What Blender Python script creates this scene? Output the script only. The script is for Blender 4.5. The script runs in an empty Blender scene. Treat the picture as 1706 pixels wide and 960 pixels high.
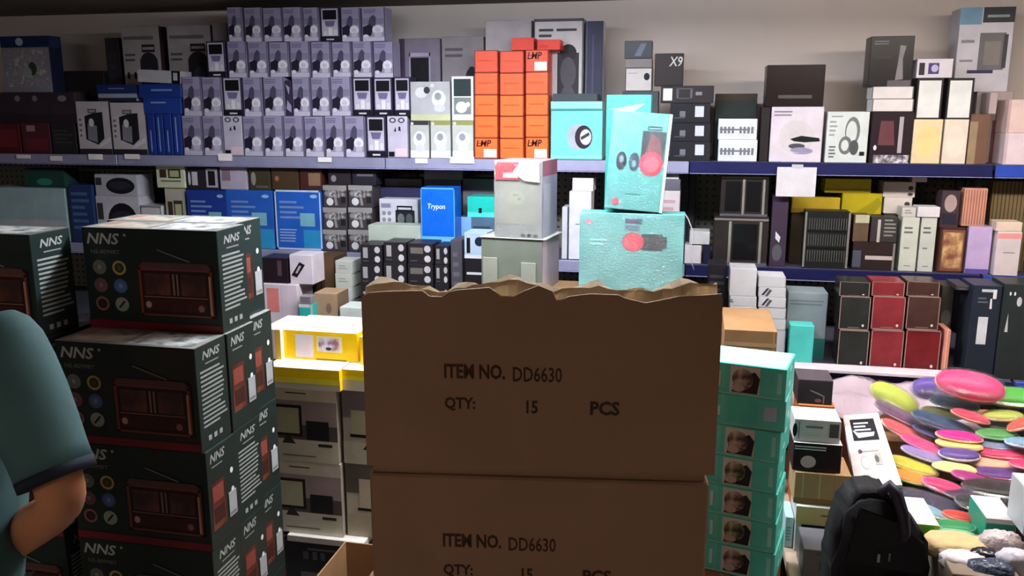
import bpy, bmesh, math, random
from mathutils import Vector, Matrix
random.seed(7)
SC = bpy.context.scene
COL = SC.collection
# ------------------------------------------------------------------ camera, light, exposure
F = 1420.0; YAW = math.radians(12); PITCH = math.radians(11.7); CZ = 1.75
cam_d = bpy.data.cameras.new('camera'); cam = bpy.data.objects.new('camera', cam_d); COL.objects.link(cam)
cam.location = (0, 0, CZ); cam.rotation_euler = (math.pi/2 - PITCH, 0, YAW)
cam_d.sensor_width = 36; cam_d.lens = F/1706*36; cam_d.clip_start = .05
SC.camera = cam
SC.view_settings.view_transform = 'Standard'; SC.view_settings.look = 'None'
SC.view_settings.gamma = 1; SC.view_settings.use_curve_mapping = False
SC.view_settings.exposure = 0.0
W = bpy.data.worlds.new('world'); SC.world = W; W.use_nodes = True
W.node_tree.nodes['Background'].inputs[0].default_value = (.5, .55, .65, 1)
W.node_tree.nodes['Background'].inputs[1].default_value = .05
CEIL = 2.21
LAMPS = [  # x, y, tube length, spacing, emission strength, colour
    (-0.62, 2.45, 1.25, .16, 56, (236, 243, 255)),
    (0.95, 2.35, 1.25, .16, 70, (255, 240, 228)),
    (-1.2, -1.6, 1.25, .16, 55, (255, 240, 226)),  # added fill lamp behind the camera, brightens the carton fronts
]

for (x, y, wt, c) in ((-0.62, 2.45, 38, (.93, .96, 1)), (0.95, 2.35, 13, (1, .95, .9))):   # the downward part of the same fittings
    ld = bpy.data.lights.new('lamp_light', 'AREA'); ld.shape = 'RECTANGLE'; ld.size = 1.25; ld.size_y = .10; ld.energy = wt; ld.color = c
    lo = bpy.data.objects.new('lamp_light', ld); COL.objects.link(lo); lo.location = (x, y, CEIL-.095)

# ------------------------------------------------------------------ camera geometry -> points in the place
_f = (-math.sin(YAW)*math.cos(PITCH), math.cos(YAW)*math.cos(PITCH), -math.sin(PITCH))
_r = (math.cos(YAW), math.sin(YAW), 0)
_u = (_r[1]*_f[2]-_r[2]*_f[1], _r[2]*_f[0]-_r[0]*_f[2], _r[0]*_f[1]-_r[1]*_f[0])
def ray(x, y):
    a = (x-853)/F; b = -(y-480)/F
    return [_f[i]+a*_r[i]+b*_u[i] for i in range(3)]
def onY(x, y, Y):
    d = ray(x, y); t = Y/d[1]; return Vector((d[0]*t, Y, CZ+d[2]*t))
# ------------------------------------------------------------------ materials
def lin(c): return tuple(((v/255)/12.92 if v/255 <= .04045 else ((v/255+.055)/1.055)**2.4) for v in c)
_M = {}
AF = [1.0]      # reflectance of the printed board used for a group of things
def M(c, rough=.5, metal=0.0, var=.10, scale=14.0, emit=0, bump=0.0):
    k = (tuple(c), rough, metal, var, scale, emit, bump, AF[0])
    if k in _M: return _M[k]
    m = bpy.data.materials.new('paint_%d_%d_%d' % tuple(c)); m.use_nodes = True
    nt = m.node_tree; p = nt.nodes['Principled BSDF']
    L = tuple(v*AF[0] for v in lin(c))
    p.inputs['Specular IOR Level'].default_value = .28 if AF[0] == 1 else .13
    n = nt.nodes.new('ShaderNodeTexNoise'); n.inputs['Scale'].default_value = scale; n.inputs['Detail'].default_value = 3
    tc = nt.nodes.new('ShaderNodeTexCoord'); nt.links.new(tc.outputs['Object'], n.inputs['Vector'])
    r = nt.nodes.new('ShaderNodeValToRGB')
    r.color_ramp.elements[0].position = .3; r.color_ramp.elements[1].position = .7
    r.color_ramp.elements[0].color = tuple(v*(1-var) for v in L)+(1,)
    r.color_ramp.elements[1].color = tuple(min(1, v*(1+var)) for v in L)+(1,)
    nt.links.new(n.outputs['Fac'], r.inputs['Fac']); nt.links.new(r.outputs['Color'], p.inputs['Base Color'])
    p.inputs['Roughness'].default_value = rough; p.inputs['Metallic'].default_value = metal
    if emit:
        p.inputs['Emission Color'].default_value = L+(1,); p.inputs['Emission Strength'].default_value = emit
    if bump:
        b = nt.nodes.new('ShaderNodeBump'); b.inputs['Strength'].default_value = bump; b.inputs['Distance'].default_value = .01
        n2 = nt.nodes.new('ShaderNodeTexNoise'); n2.inputs['Scale'].default_value = scale*3
        nt.links.new(tc.outputs['Object'], n2.inputs['Vector'])
        nt.links.new(n2.outputs['Fac'], b.inputs['Height']); nt.links.new(b.outputs['Normal'], p.inputs['Normal'])
    _M[k] = m; return m
def photo(c1, c2, c3, scale=22.0, rough=.35):
    """printed picture: blotches of three colours"""
    k = ('ph', c1, c2, c3, scale)
    if k in _M: return _M[k]
    m = bpy.data.materials.new('printed_picture'); m.use_nodes = True
    nt = m.node_tree; p = nt.nodes['Principled BSDF']; p.inputs['Roughness'].default_value = rough
    n = nt.nodes.new('ShaderNodeTexNoise'); n.inputs['Scale'].default_value = scale; n.inputs['Detail'].default_value = 4
    tc = nt.nodes.new('ShaderNodeTexCoord'); nt.links.new(tc.outputs['Object'], n.inputs['Vector'])
    r = nt.nodes.new('ShaderNodeValToRGB'); e = r.color_ramp.elements
    e[0].position = .38; e[0].color = lin(c1)+(1,); e[1].position = .62; e[1].color = lin(c3)+(1,)
    x = e.new(.5); x.color = lin(c2)+(1,)
    nt.links.new(n.outputs['Fac'], r.inputs['Fac']); nt.links.new(r.outputs['Color'], p.inputs['Base Color'])
    _M[k] = m; return m
def film_mat(k=.22):
    if ('film', k) in _M: return _M[('film', k)]
    m = bpy.data.materials.new('clear_film'); m.use_nodes = True; nt = m.node_tree
    nt.nodes.remove(nt.nodes['Principled BSDF'])
    t = nt.nodes.new('ShaderNodeBsdfTransparent'); g = nt.nodes.new('ShaderNodeBsdfGlossy'); g.inputs['Roughness'].default_value = .12
    mx = nt.nodes.new('ShaderNodeMixShader'); mx.inputs[0].default_value = k
    n = nt.nodes.new('ShaderNodeTexNoise'); n.inputs['Scale'].default_value = 40; b = nt.nodes.new('ShaderNodeBump')
    b.inputs['Strength'].default_value = .9; b.inputs['Distance'].default_value = .02
    nt.links.new(n.outputs['Fac'], b.inputs['Height']); nt.links.new(b.outputs['Normal'], g.inputs['Normal'])
    nt.links.new(t.outputs[0], mx.inputs[1]); nt.links.new(g.outputs[0], mx.inputs[2])
    nt.links.new(mx.outputs[0], nt.nodes['Material Output'].inputs[0])
    _M[('film', k)] = m; return m
def perf_mat():
    m = bpy.data.materials.new('perforated_metal'); m.use_nodes = True; nt = m.node_tree; p = nt.nodes['Principled BSDF']
    tc = nt.nodes.new('ShaderNodeTexCoord'); sx = nt.nodes.new('ShaderNodeSeparateXYZ'); nt.links.new(tc.outputs['Object'], sx.inputs[0])
    def op(o, a, b=None):
        q = nt.nodes.new('ShaderNodeMath'); q.operation = o
        for i, v in enumerate((a, b)):
            if v is None: continue
            if isinstance(v, (int, float)): q.inputs[i].default_value = v
            else: nt.links.new(v, q.inputs[i])
        return q.outputs[0]
    s = .03
    gx = op('SUBTRACT', op('FRACT', op('DIVIDE', sx.outputs['X'], s)), .5); gz = op('SUBTRACT', op('FRACT', op('DIVIDE', sx.outputs['Z'], s)), .5)
    d = op('SQRT', op('ADD', op('MULTIPLY', gx, gx), op('MULTIPLY', gz, gz)))
    h = op('LESS_THAN', d, .2)
    mx = nt.nodes.new('ShaderNodeMix'); mx.data_type = 'RGBA'
    mx.inputs['A'].default_value = lin((96, 94, 82))+(1,); mx.inputs['B'].default_value = lin((22, 22, 24))+(1,)
    nt.links.new(h, mx.inputs['Factor']); nt.links.new(mx.outputs['Result'], p.inputs['Base Color'])
    p.inputs['Roughness'].default_value = .5
    return m
# colours
K = (22, 22, 26); WH = (226, 226, 232); GR = (140, 140, 146); DG = (60, 60, 66); NAVY = (34, 40, 84)
TEAL = (92, 196, 192); TEAL2 = (40, 176, 164); KRAFT = (150, 108, 76); YEL = (246, 200, 22); CREAM = (222, 218, 196)
BLUE = (38, 70, 160); LIL = (176, 166, 206); OR = (240, 92, 44)
# ------------------------------------------------------------------ mesh builder
_txt = {}
def text_geo(s, shear=0.0, bold=0.0):
    k = (s, shear, bold)
    if k in _txt: return _txt[k]
    cu = bpy.data.curves.new('t', 'FONT'); cu.body = s; cu.resolution_u = 2; cu.shear = shear; cu.offset = bold
    o = bpy.data.objects.new('t', cu); COL.objects.link(o)
    bpy.context.view_layer.update()
    dg = bpy.context.evaluated_depsgraph_get(); me = o.evaluated_get(dg).to_mesh()
    vs = [v.co.xy.copy() for v in me.vertices]; fs = [tuple(p.vertices) for p in me.polygons]
    o.evaluated_get(dg).to_mesh_clear(); bpy.data.objects.remove(o); bpy.data.curves.remove(cu)
    x0 = min(v.x for v in vs); x1 = max(v.x for v in vs); y0 = min(v.y for v in vs); y1 = max(v.y for v in vs)
    vs = [((v.x-x0)/(x1-x0), (v.y-y0)/(y1-y0)) for v in vs]
    _txt[k] = (vs, fs); return _txt[k]
class MB:
    def __init__(s): s.bm = bmesh.new(); s.mats = []; s.lay = 0
    def mi(s, m):
        if not isinstance(m, bpy.types.Material): m = M(m)
        if m not in s.mats: s.mats.append(m)
        return s.mats.index(m)
    def box(s, x0, y0, z0, x1, y1, z1, m, bev=.0015, faces=None, mat4=None):
        i = s.mi(m); bm = s.bm
        P = [(x0, y0, z0), (x1, y0, z0), (x1, y1, z0), (x0, y1, z0), (x0, y0, z1), (x1, y0, z1), (x1, y1, z1), (x0, y1, z1)]
        if mat4: P = [mat4 @ Vector(p) for p in P]
        v = [bm.verts.new(p) for p in P]
        fs = []
        for name, q in (('bottom', (0, 3, 2, 1)), ('top', (4, 5, 6, 7)), ('front', (0, 1, 5, 4)), ('right', (1, 2, 6, 5)), ('back', (2, 3, 7, 6)), ('left', (3, 0, 4, 7))):
            f = bm.faces.new([v[a] for a in q]); f.material_index = i
            if faces and name in faces: f.material_index = s.mi(faces[name])
            fs.append(f)
        if bev:
            es = list({e for f in fs for e in f.edges})
            bmesh.ops.bevel(bm, geom=es, offset=min(bev, abs(x1-x0)*.2, abs(y1-y0)*.2, abs(z1-z0)*.2), segments=1, affect='EDGES')
        return s
    def poly(s, pts, m):
        f = s.bm.faces.new([s.bm.verts.new(p) for p in pts]); f.material_index = s.mi(m); return f
    def prism(s, pts, m, off):
        """pts: outline in 3D, extruded by vector off"""
        i = s.mi(m); off = Vector(off); a = [s.bm.verts.new(p) for p in pts]; b = [s.bm.verts.new(Vector(p)+off) for p in pts]
        n = len(a); F_ = [s.bm.faces.new(a[::-1]), s.bm.faces.new(b)]
        F_ += [s.bm.faces.new((a[k], a[(k+1) % n], b[(k+1) % n], b[k])) for k in range(n)]
        for f in F_: f.material_index = i
        return s
    def tube(s, pts, r, m, n=8):
        i = s.mi(m); rings = []
        pts = [Vector(p) for p in pts]
        for k, p in enumerate(pts):
            d = (pts[min(k+1, len(pts)-1)]-pts[max(k-1, 0)]).normalized()
            a = d.orthogonal().normalized() if k == 0 else (rings_a - d*rings_a.dot(d)).normalized()
            rings_a = a; b = d.cross(a); rr = r[k] if isinstance(r, (list, tuple)) else r
            rings.append([s.bm.verts.new(p+rr*(a*math.cos(2*math.pi*j/n)+b*math.sin(2*math.pi*j/n))) for j in range(n)])
        for k in range(len(rings)-1):
            for j in range(n):
                f = s.bm.faces.new((rings[k][j], rings[k][(j+1) % n], rings[k+1][(j+1) % n], rings[k+1][j])); f.material_index = i; f.smooth = True
        for q, rg in ((0, rings[0][::-1]), (1, rings[-1])):
            f = s.bm.faces.new(rg); f.material_index = i
        return s
    def blob(s, c, r, m, seg=20, rings=12, e=1.0, rot=None):
        i = s.mi(m); res = bmesh.ops.create_uvsphere(s.bm, u_segments=seg, v_segments=rings, radius=1)
        for v in res['verts']:
            p = v.co.copy()
            if e != 1.0: p = Vector([math.copysign(abs(a)**e, a) for a in p])
            p = Vector((p.x*r[0], p.y*r[1], p.z*r[2]))
            if rot: p = rot @ p
            v.co = p+Vector(c)
        for v in res['verts']:
            for f in v.link_faces: f.material_index = i; f.smooth = True
        return s
    def art(s, items, to3):
        """decals on a face; to3(u,v,k) maps face coordinates to 3D, k = tiny layer height"""
        for it in items or []:
            s.lay += 1; k = .0003+.00009*s.lay; t = it[0]
            if t == 'r':
                _, a, b, c, d, m = it; s.poly([to3(a, b, k), to3(c, b, k), to3(c, d, k), to3(a, d, k)], m)
            elif t == 'e':
                _, cu, cv, ru, rv, m = it; s.poly([to3(cu+ru*math.cos(x*math.pi/9), cv+rv*math.sin(x*math.pi/9), k) for x in range(18)], m)
            elif t == 'p':
                _, pts, m = it; s.poly([to3(a, b, k) for a, b in pts], m)
            elif t == 't':
                _, tx, a, b, c, d, m = it[:7]; sh = it[7] if len(it) > 7 else 0; bo = it[8] if len(it) > 8 else 0
                vs, fs = text_geo(tx, sh, bo); V = [s.bm.verts.new(to3(a+(c-a)*x, b+(d-b)*y, k)) for x, y in vs]; i = s.mi(m)
                for f in fs:
                    try: s.bm.faces.new([V[j] for j in f]).material_index = i
                    except ValueError: pass
            elif t == 'l':
                _, a, b, c, d, n, m = it; rg = random.Random(n*13+int(a*100))
                for q in range(n):
                    v0 = d-(d-b)*(q+.25)/n; h = (d-b)/n*.45; e_ = c-(c-a)*rg.random()*.35
                    s.poly([to3(a, v0-h, k), to3(e_, v0-h, k), to3(e_, v0, k), to3(a, v0, k)], m)
            elif t == 'f':
                _, a, b, c, d, w, m = it
                for q in ((a, b, c, b+w), (a, d-w, c, d), (a, b, a+w, d), (c-w, b, c, d)):
                    s.poly([to3(q[0], q[1], k), to3(q[2], q[1], k), to3(q[2], q[3], k), to3(q[0], q[3], k)], m)
    def build(s, name, parent=None, loc=(0, 0, 0), rot=(0, 0, 0)):
        me = bpy.data.meshes.new(name); s.bm.normal_update(); s.bm.to_mesh(me); s.bm.free()
        for m in s.mats: me.materials.append(m)
        o = bpy.data.objects.new(name, me); COL.objects.link(o); o.location = loc; o.rotation_euler = rot
        if parent: o.parent = parent
        return o
def tag(o, label, cat, group=None):
    o['label'] = label; o['category'] = cat
    if group: o['group'] = group
    return o
def struct(o): o['kind'] = 'structure'; return o
def empty(name, label, cat, loc, rot=(0, 0, 0), group=None):
    o = bpy.data.objects.new(name, None); COL.objects.link(o); o.location = loc; o.rotation_euler = rot; o.empty_display_size = .05
    return tag(o, label, cat, group)
# ------------------------------------------------------------------ packaging boxes
SUP = []      # x0,x1,y0,y1,ztop
PLACED = []   # x0,x1,y0,y1,z0,z1,name
def ov(a0, a1, b0, b1): return min(a1, b1)-max(a0, b0)
def box_geo(w, d, h, col, art=None, side=None, top=None, faces=None, bev=.0015, left=None, seam=True):
    m = MB(); m.box(-w/2, 0, 0, w/2, d, h, col, bev, faces)
    m.art(art, lambda u, v, k: (-w/2+u*w, -k, v*h)); m.lay = 0
    m.art(side, lambda u, v, k: (w/2+k, u*d, v*h)); m.lay = 0
    m.art(left, lambda u, v, k: (-w/2-k, (1-u)*d, v*h)); m.lay = 0
    m.art(top, lambda u, v, k: (-w/2+u*w, v*d, h+k))
    return m
def B(name, label, cat, rect, Y, dep, col, art=None, group=None, side=None, top=None, faces=None, rot=0.0, tilt=0.0, parts=None, z0=None, tol=.035, lean=0.0):
    """a packaging box whose front face stands at depth Y; bottom settles on whatever is below"""
    xa, ya, xb, yb = rect; ym = ya if yb is None else (ya+yb)/2
    xl = onY(xa, ym, Y).x; xr = onY(xb, ym, Y).x; xm = (xa+xb)/2
    zt = onY(xm, ya, Y).z; zb = None if yb is None else onY(xm, yb, Y).z
    if xr - xl > .02: xl += .0012; xr -= .0012
    if z0 is None:
        best = None
        for (a, b, c, d, z) in SUP:
            if ov(xl, xr, a, b) > .12*(xr-xl) and ov(Y, Y+dep, c, d) > .15*dep:
                if yb is None:
                    if z < zt-.015 and (best is None or z > best): best = z
                elif abs(z-zb) < tol and (best is None or abs(z-zb) < abs(best-zb)): best = z
        if best is None:
            c2 = [z for (a, b, c, d, z) in SUP if ov(xl, xr, a, b) > .1*(xr-xl) and ov(Y, Y+dep, c, d) > .1*dep and z < zt-.02]
            best = max(c2) if c2 else (zb or 0)
            print('NOSNAP', name, rect, 'zb', zb and round(zb, 3), 'used', round(best, 3))
        zb = best
    else: zb = z0
    zb += .0004
    for (a, b, c, d, e, f, nm) in PLACED:   # settle against the neighbours
        if ov(zb, zt, e, f) > .002 and ov(Y, Y+dep, c, d) > .001 and ov(xl, xr, a, b) > 0:
            px = ov(xl, xr, a, b); pz = ov(zb, zt, e, f)
            if d > Y+dep and c > Y+.012 and px > .25*(xr-xl): dep = c-Y-.001; continue
            if px < .3*(xr-xl):
                if (a+b) > (xl+xr): xr = a-.0006
                else: xl = b+.0006
            elif c > Y+.012: dep = c-Y-.001
            elif pz < .3*(zt-zb) and f > zt: zt = e-.0005
    w = xr-xl; h = zt-zb
    if w < .006 or h < .006: print('BAD', name, rect, w, h); return None
    SUP.append((xl, xr, Y, Y+dep, zt)); PLACED.append((xl, xr, Y, Y+dep, zb, zt, name))
    loc = ((xl+xr)/2, Y, zb); R_ = (lean, tilt, rot)
    g = box_geo(w-.0005, dep, h, col, art, side, top, faces)
    if parts:
        e = empty(name, label, cat, loc, R_, group)
        g.build('box_body', e)
        for pn, its in parts:
            p = MB()
            for (a, b, c, d, m) in its: p.box(-w/2+a*w, -.0022, b*h, -w/2+c*w, -.0006, d*h, m, 0)
            p.build(pn, e)
        return e
    return tag(g.build(name, None, loc, R_), label, cat, group)

# ------------------------------------------------------------------ the room
WALL = M((196, 186, 180), .85, var=.05, scale=3, bump=.05)
def slab(name, a, b, m):
    g = MB(); g.box(*a, *b, m, 0); return struct(g.build(name))
FLOOR = M((150, 145, 138), .4, var=.1, scale=2)
slab('floor', (-5, -3, -.1), (3.2, 4.0, 0), FLOOR)
slab('ceiling', (-5, -3, CEIL), (3.2, 4.0, CEIL+.1), M((110, 100, 92), .9, var=.06, scale=3))
slab('wall_back', (-5, 3.78, 0), (3.2, 3.9, CEIL), WALL)
slab('wall_left', (-5.1, -3, 0), (-5, 4.0, CEIL), WALL)
slab('wall_right', (3.2, -3, 0), (3.3, 4.0, CEIL), WALL)
slab('wall_front', (-5, -3.1, 0), (3.2, -3, CEIL), WALL)
lamp_lab = ['long ceiling light above the aisle in front of the lilac boxes', 'long ceiling light above the aisle on the right', 'added fill light on the ceiling behind the viewpoint']
for i, (x, y, sx, sy, w, c) in enumerate(LAMPS):
    e = empty('ceiling_light', lamp_lab[i], 'ceiling light', (x, y, CEIL))
    g = MB(); g.box(-sx/2-.03, -sy/2-.03, -.05, sx/2+.03, sy/2+.03, -.0005, (220, 220, 220), .004); g.build('housing', e)
    for q in (-1, 1):
        g = MB(); g.tube([(-sx/2, q*sy/4, -.075), (sx/2, q*sy/4, -.075)], .014, M(c, emit=w), 6); g.build('tube', e)

# ------------------------------------------------------------------ gondola shelving
Z1, Z2, Z3 = 1.562, 1.158, .88
Y1 = 3.40
RAILL = M((150, 150, 180), .35, .3); RAILR = M((30, 32, 78), .35, .3); BOARD = M((70, 70, 84), .5, .2)
PERF = perf_mat()
def bay(x0, x1, label, rail, tags, deck_y=2.98):
    e = empty('shelving_unit', label, 'shelving', (x0, 3.76, 0)); 
    X = x1-x0
    g = MB(); g.box(.004, -.012, .05, X-.004, 0, 1.56, PERF, 0); g.build('back_panel', e)
    for q in (0.0, X-.03):
        g = MB(); g.box(q+.001, -.05, 0, q+.029, -.013, 1.62, M((60, 60, 66), .5, .4), .002); g.build('upright', e)
    for z, yf in ((Z1, Y1), (Z2, Y1), (Z3, deck_y)):
        g = MB(); g.box(.002, yf-3.76, z-.022, X-.002, -.0505, z, BOARD, .001); b = g.build('shelf_board', e)
        g = MB(); g.box(.002, yf-3.76-.013, z-.044, X-.002, yf-3.76-.0005, z-.001, rail, .003)
        g.box(.002, yf-3.76-.016, z-.047, X-.002, yf-3.76-.0005, z-.0445, M((150, 150, 190), .4), .0005); g.build('price_rail', b)
        for (tz, px0, px1, py0, py1) in tags:
            if tz != z: continue
            a = onY(px0, py1, yf-.018); c = onY(px1, py0, yf-.018)
            g = MB(); g.box(a.x-x0, yf-3.76-.019, a.z, c.x-x0, yf-3.76-.0165, c.z, (235, 230, 230), 0); g.build('price_tag', b)
        for q in (.034, X-.036):
            g = MB(); g.prism([(q, -.05, z-.023), (q, -.05, z-.07), (q, (yf-3.76)*.9, z-.03), (q, (yf-3.76)*.9, z-.023)], M((60, 60, 70), .5, .4), (.004, 0, 0)); g.build('bracket', b)
        SUP.append((x0, x1, yf, 3.71, z))
    g = MB(); g.box(.01, deck_y-3.70, 0, X-.01, -.0505, .10, M((50, 50, 60), .5), .002); g.build('plinth', e)
bay(-3.75, -2.52, 'blue-railed shelving unit at the far left behind the radio cartons', RAILL, [(Z1, 28, 50, 258, 264), (Z1, 84, 103, 260, 268)])
bay(-2.52, -1.26, 'shelving unit holding the lilac gadget boxes on its top shelf', RAILL, [(Z1, 148, 170, 257, 266), (Z1, 208, 232, 257, 265), (Z1, 364, 386, 256, 268), (Z1, 530, 552, 262, 270)])
bay(-1.26, -0.02, 'shelving unit holding the orange boxes, right of the lilac ones', RAILL, [(Z1, 692, 712, 264, 272), (Z1, 750, 790, 262, 272)])
bay(-0.02, 1.055, 'shelving unit with dark blue rails holding the headphone box', RAILR, [])
bay(1.06, 2.3, 'bright blue railed shelving unit at the right edge of the picture', M((40, 64, 150), .3), [])
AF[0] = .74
# ------------------------------------------------------------------ upper shelf: lilac gadget boxes
ORD = ['leftmost', 'second', 'third', 'fourth', 'fifth', 'sixth', 'seventh', 'eighth', 'ninth', 'tenth', 'eleventh', 'twelfth']
ROWN = ['bottom row', 'second row up', 'third row up', 'top row']
LC = M((164, 157, 188), .4); LCW = M((206, 200, 222), .4); PLUM = M((64, 56, 84), .4)
def lil_art(): return [('r', 0, 0, 1, .12, M((214, 208, 230))), ('r', 0, 0, .04, 1, M((96, 90, 116))), ('r', .965, 0, 1, 1, M((60, 54, 74))), ('r', .06, .50, .94, .68, M((142, 136, 164))), ('p', [(.22, .40), (.60, .46), (.62, .70), (.50, .78), (.36, .70)], M((84, 80, 106))),  # dark side strips paint the shaded gaps between neighbouring boxes
    ('p', [(.05, .16), (.40, .16), (.50, .42), (.34, .50), (.05, .42)], M((40, 34, 54))), ('e', .69, .34, .24, .135, M((246, 244, 252))), ('r', .54, .13, .86, .26, M((206, 202, 222))), ('e', .69, .33, .12, .06, M((216, 214, 232))),
    ('e', .17, .15, .12, .05, M((236, 234, 246))), ('l', .08, .82, .70, .95, 3, M((110, 104, 138)))]
def dw_art(b=(0, 0)): return [('r', .08, .16, .92, .96, LCW), ('r', .14, .64, .86, .92, M(K)), ('p', [(.3, .44), (.7, .44), (.78, .6), (.22, .6)], M((120, 110, 150))),
    ('r', .16, .18, .34, .30, M(WH)), ('r', .42, .18, .62, .40, M((246, 246, 250))), ('r', .70, .18, .88, .34, M(WH)), ('r', 0, 0, 1, .14, M((30, 26, 40))), ('r', .3, .04, .7, .08, M(WH))]
def logo_art(): return [('e', .28, .90, .17, .065, M(DG)), ('e', .28, .90, .10, .038, LCW), ('e', .72, .90, .17, .065, M(DG)), ('e', .72, .90, .10, .038, LCW),
    ('p', [(.33, .63), (.45, .63), (.42, .74)], M(K)), ('p', [(.56, .66), (.68, .63), (.66, .75), (.58, .75)], M(K)), ('r', .04, .02, .34, .14, M(K)), ('r', .40, .03, .96, .22, M((244, 214, 224)))]
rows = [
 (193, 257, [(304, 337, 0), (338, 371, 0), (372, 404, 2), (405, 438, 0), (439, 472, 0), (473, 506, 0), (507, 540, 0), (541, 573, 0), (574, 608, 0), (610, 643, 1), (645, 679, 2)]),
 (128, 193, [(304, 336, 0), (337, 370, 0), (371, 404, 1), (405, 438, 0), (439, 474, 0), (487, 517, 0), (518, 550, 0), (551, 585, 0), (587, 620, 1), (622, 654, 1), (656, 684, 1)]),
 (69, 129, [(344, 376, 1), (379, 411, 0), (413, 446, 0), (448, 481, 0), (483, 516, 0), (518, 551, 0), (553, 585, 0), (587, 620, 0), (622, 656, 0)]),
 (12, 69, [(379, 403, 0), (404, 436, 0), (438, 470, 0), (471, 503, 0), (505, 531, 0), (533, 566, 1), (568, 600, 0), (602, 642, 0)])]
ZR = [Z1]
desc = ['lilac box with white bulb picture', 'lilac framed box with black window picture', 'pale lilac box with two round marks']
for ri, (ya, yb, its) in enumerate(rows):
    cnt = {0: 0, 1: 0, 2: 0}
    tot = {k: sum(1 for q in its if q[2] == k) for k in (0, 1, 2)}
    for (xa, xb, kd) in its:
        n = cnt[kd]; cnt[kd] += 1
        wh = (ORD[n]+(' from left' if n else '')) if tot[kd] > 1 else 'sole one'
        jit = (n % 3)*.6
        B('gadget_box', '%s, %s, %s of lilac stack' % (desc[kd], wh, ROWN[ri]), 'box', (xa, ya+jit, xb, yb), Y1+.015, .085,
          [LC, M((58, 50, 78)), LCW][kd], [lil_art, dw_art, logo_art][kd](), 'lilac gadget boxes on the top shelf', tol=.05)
B('gadget_box', 'side-turned lilac box with a dark edge, in the second row of the lilac stack', 'box', (475, 134, 486, 193), Y1+.015, .08, M((60, 50, 76)), [('p', [(.1, .2), (.9, .1), (.9, .3), (.3, .45)], M(LIL)), ('p', [(.1, .9), (.8, .8), (.6, .6)], M(LIL))], 'lilac gadget boxes on the top shelf', tol=.05)
# ------------------------------------------------------------------ behind the lilac stack
def speaker_art(x=.5): return [('r', .45, .06, .92, .74, M((44, 42, 48))), ('e', .685, .72, .235, .08, M((44, 42, 48))), ('f', .52, .80, .86, .86, .02, M((50, 46, 50))), ('e', .69, .55, .16, .13, M((70, 68, 76))), ('e', .69, .28, .19, .15, M((84, 82, 92))),
    ('l', .06, .72, .34, .80, 2, M((96, 92, 96))), ('l', .05, .88, .9, .94, 1, M((120, 112, 112))), ('e', .12, .62, .04, .03, M(DG)), ('e', .30, .62, .04, .03, M(DG))]
SP = M((176, 168, 170), .5)
B('speaker_box', 'grey-white box with a black loudspeaker picture, leftmost on the top shelf back row', 'box', (200, 44, 264, None), Y1+.13, .12, SP, speaker_art(), 'loudspeaker boxes at the back of the top shelf', side=[('r', 0, 0, 1, 1, M((60, 40, 44)))])
B('speaker_box', 'grey-white loudspeaker box just left of the top lilac row', 'box', (276, 42, 350, None), Y1+.13, .12, SP, speaker_art(), 'loudspeaker boxes at the back of the top shelf', side=[('r', 0, 0, 1, 1, M((60, 40, 44)))])
B('slim_box', 'narrow dark box left of the grey-white loudspeaker boxes', 'box', (173, 63, 197, None), Y1+.15, .1, M((52, 50, 56)), [('l', .2, .6, .8, .9, 3, M(DG))])
B('flat_box', 'pale grey box lying behind the upper lilac rows', 'box', (352, 38, 377, None), Y1+.13, .12, M((150, 142, 146)), [('l', .1, .5, .9, .9, 3, M(DG))])
B('dark_box', 'low black carton behind the twin camera boxes', 'box', (104, 118, 172, None), Y1+.13, .15, M((44, 38, 44)), [('r', .1, .7, .9, .76, M((70, 60, 66)))])
B('gadget_box', 'grey box with a black window picture right of the lilac stack', 'box', (664, 64, 733, None), Y1+.13, .1, M((128, 120, 136)), [('r', .28, .48, .72, .84, M(K)), ('f', .24, .44, .76, .88, .03, M((176, 166, 190))), ('r', .34, .1, .42, .26, M(WH)), ('r', .48, .1, .58, .32, M(WH)), ('r', .0, 0, .14, 1, M((70, 60, 80)))])
B('speaker_box', 'grey box with a black and white round product, left of the orange stack', 'box', (735, 61, 806, None), Y1+.13, .1, M((140, 132, 138)), [('e', .72, .42, .24, .34, M(K)), ('e', .82, .34, .11, .16, M((200, 196, 204))), ('l', .08, .82, .6, .92, 2, M((88, 84, 92)))])
B('white_carton', 'pale grey carton with two lines of print behind the orange stack', 'box', (808, 34, 886, None), Y1+.13, .12, M((176, 170, 174)), [('l', .35, .66, .85, .74, 1, M(DG)), ('l', .45, .56, .75, .60, 1, M(K))])
B('speaker_box', 'tall white box with a black party loudspeaker picture right of the orange stack', 'box', (889, 31, 972, 152), Y1+.11, .11, M((196, 192, 194)),
  [('r', .48, .30, .92, .76, M((52, 50, 56))), ('e', .70, .76, .17, .06, M((40, 38, 44))), ('e', .70, .62, .16, .11, M((80, 76, 84))), ('e', .70, .42, .16, .11, M((80, 76, 84))), ('e', .56, .16, .09, .06, M((60, 40, 44))), ('e', .84, .16, .09, .06, M((110, 50, 50))),
   ('l', .1, .82, .4, .94, 3, M(DG)), ('l', .46, .90, .9, .94, 1, M(DG)), ('f', 0, 0, 1, 1, .02, M((80, 76, 80)))], z0=None, tol=.2)
B('tall_box', 'tall navy box with a pale spot, right of the white loudspeaker box', 'box', (975, 35, 1006, None), Y1+.12, .1, M((58, 60, 84)), [('r', .05, .0, .12, 1, M((90, 92, 110))), ('e', .58, .38, .12, .03, M((190, 200, 220))), ('r', .4, .05, .5, .9, M((78, 78, 104)))], side=[('r', 0, 0, 1, 1, M(WH))])
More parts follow.
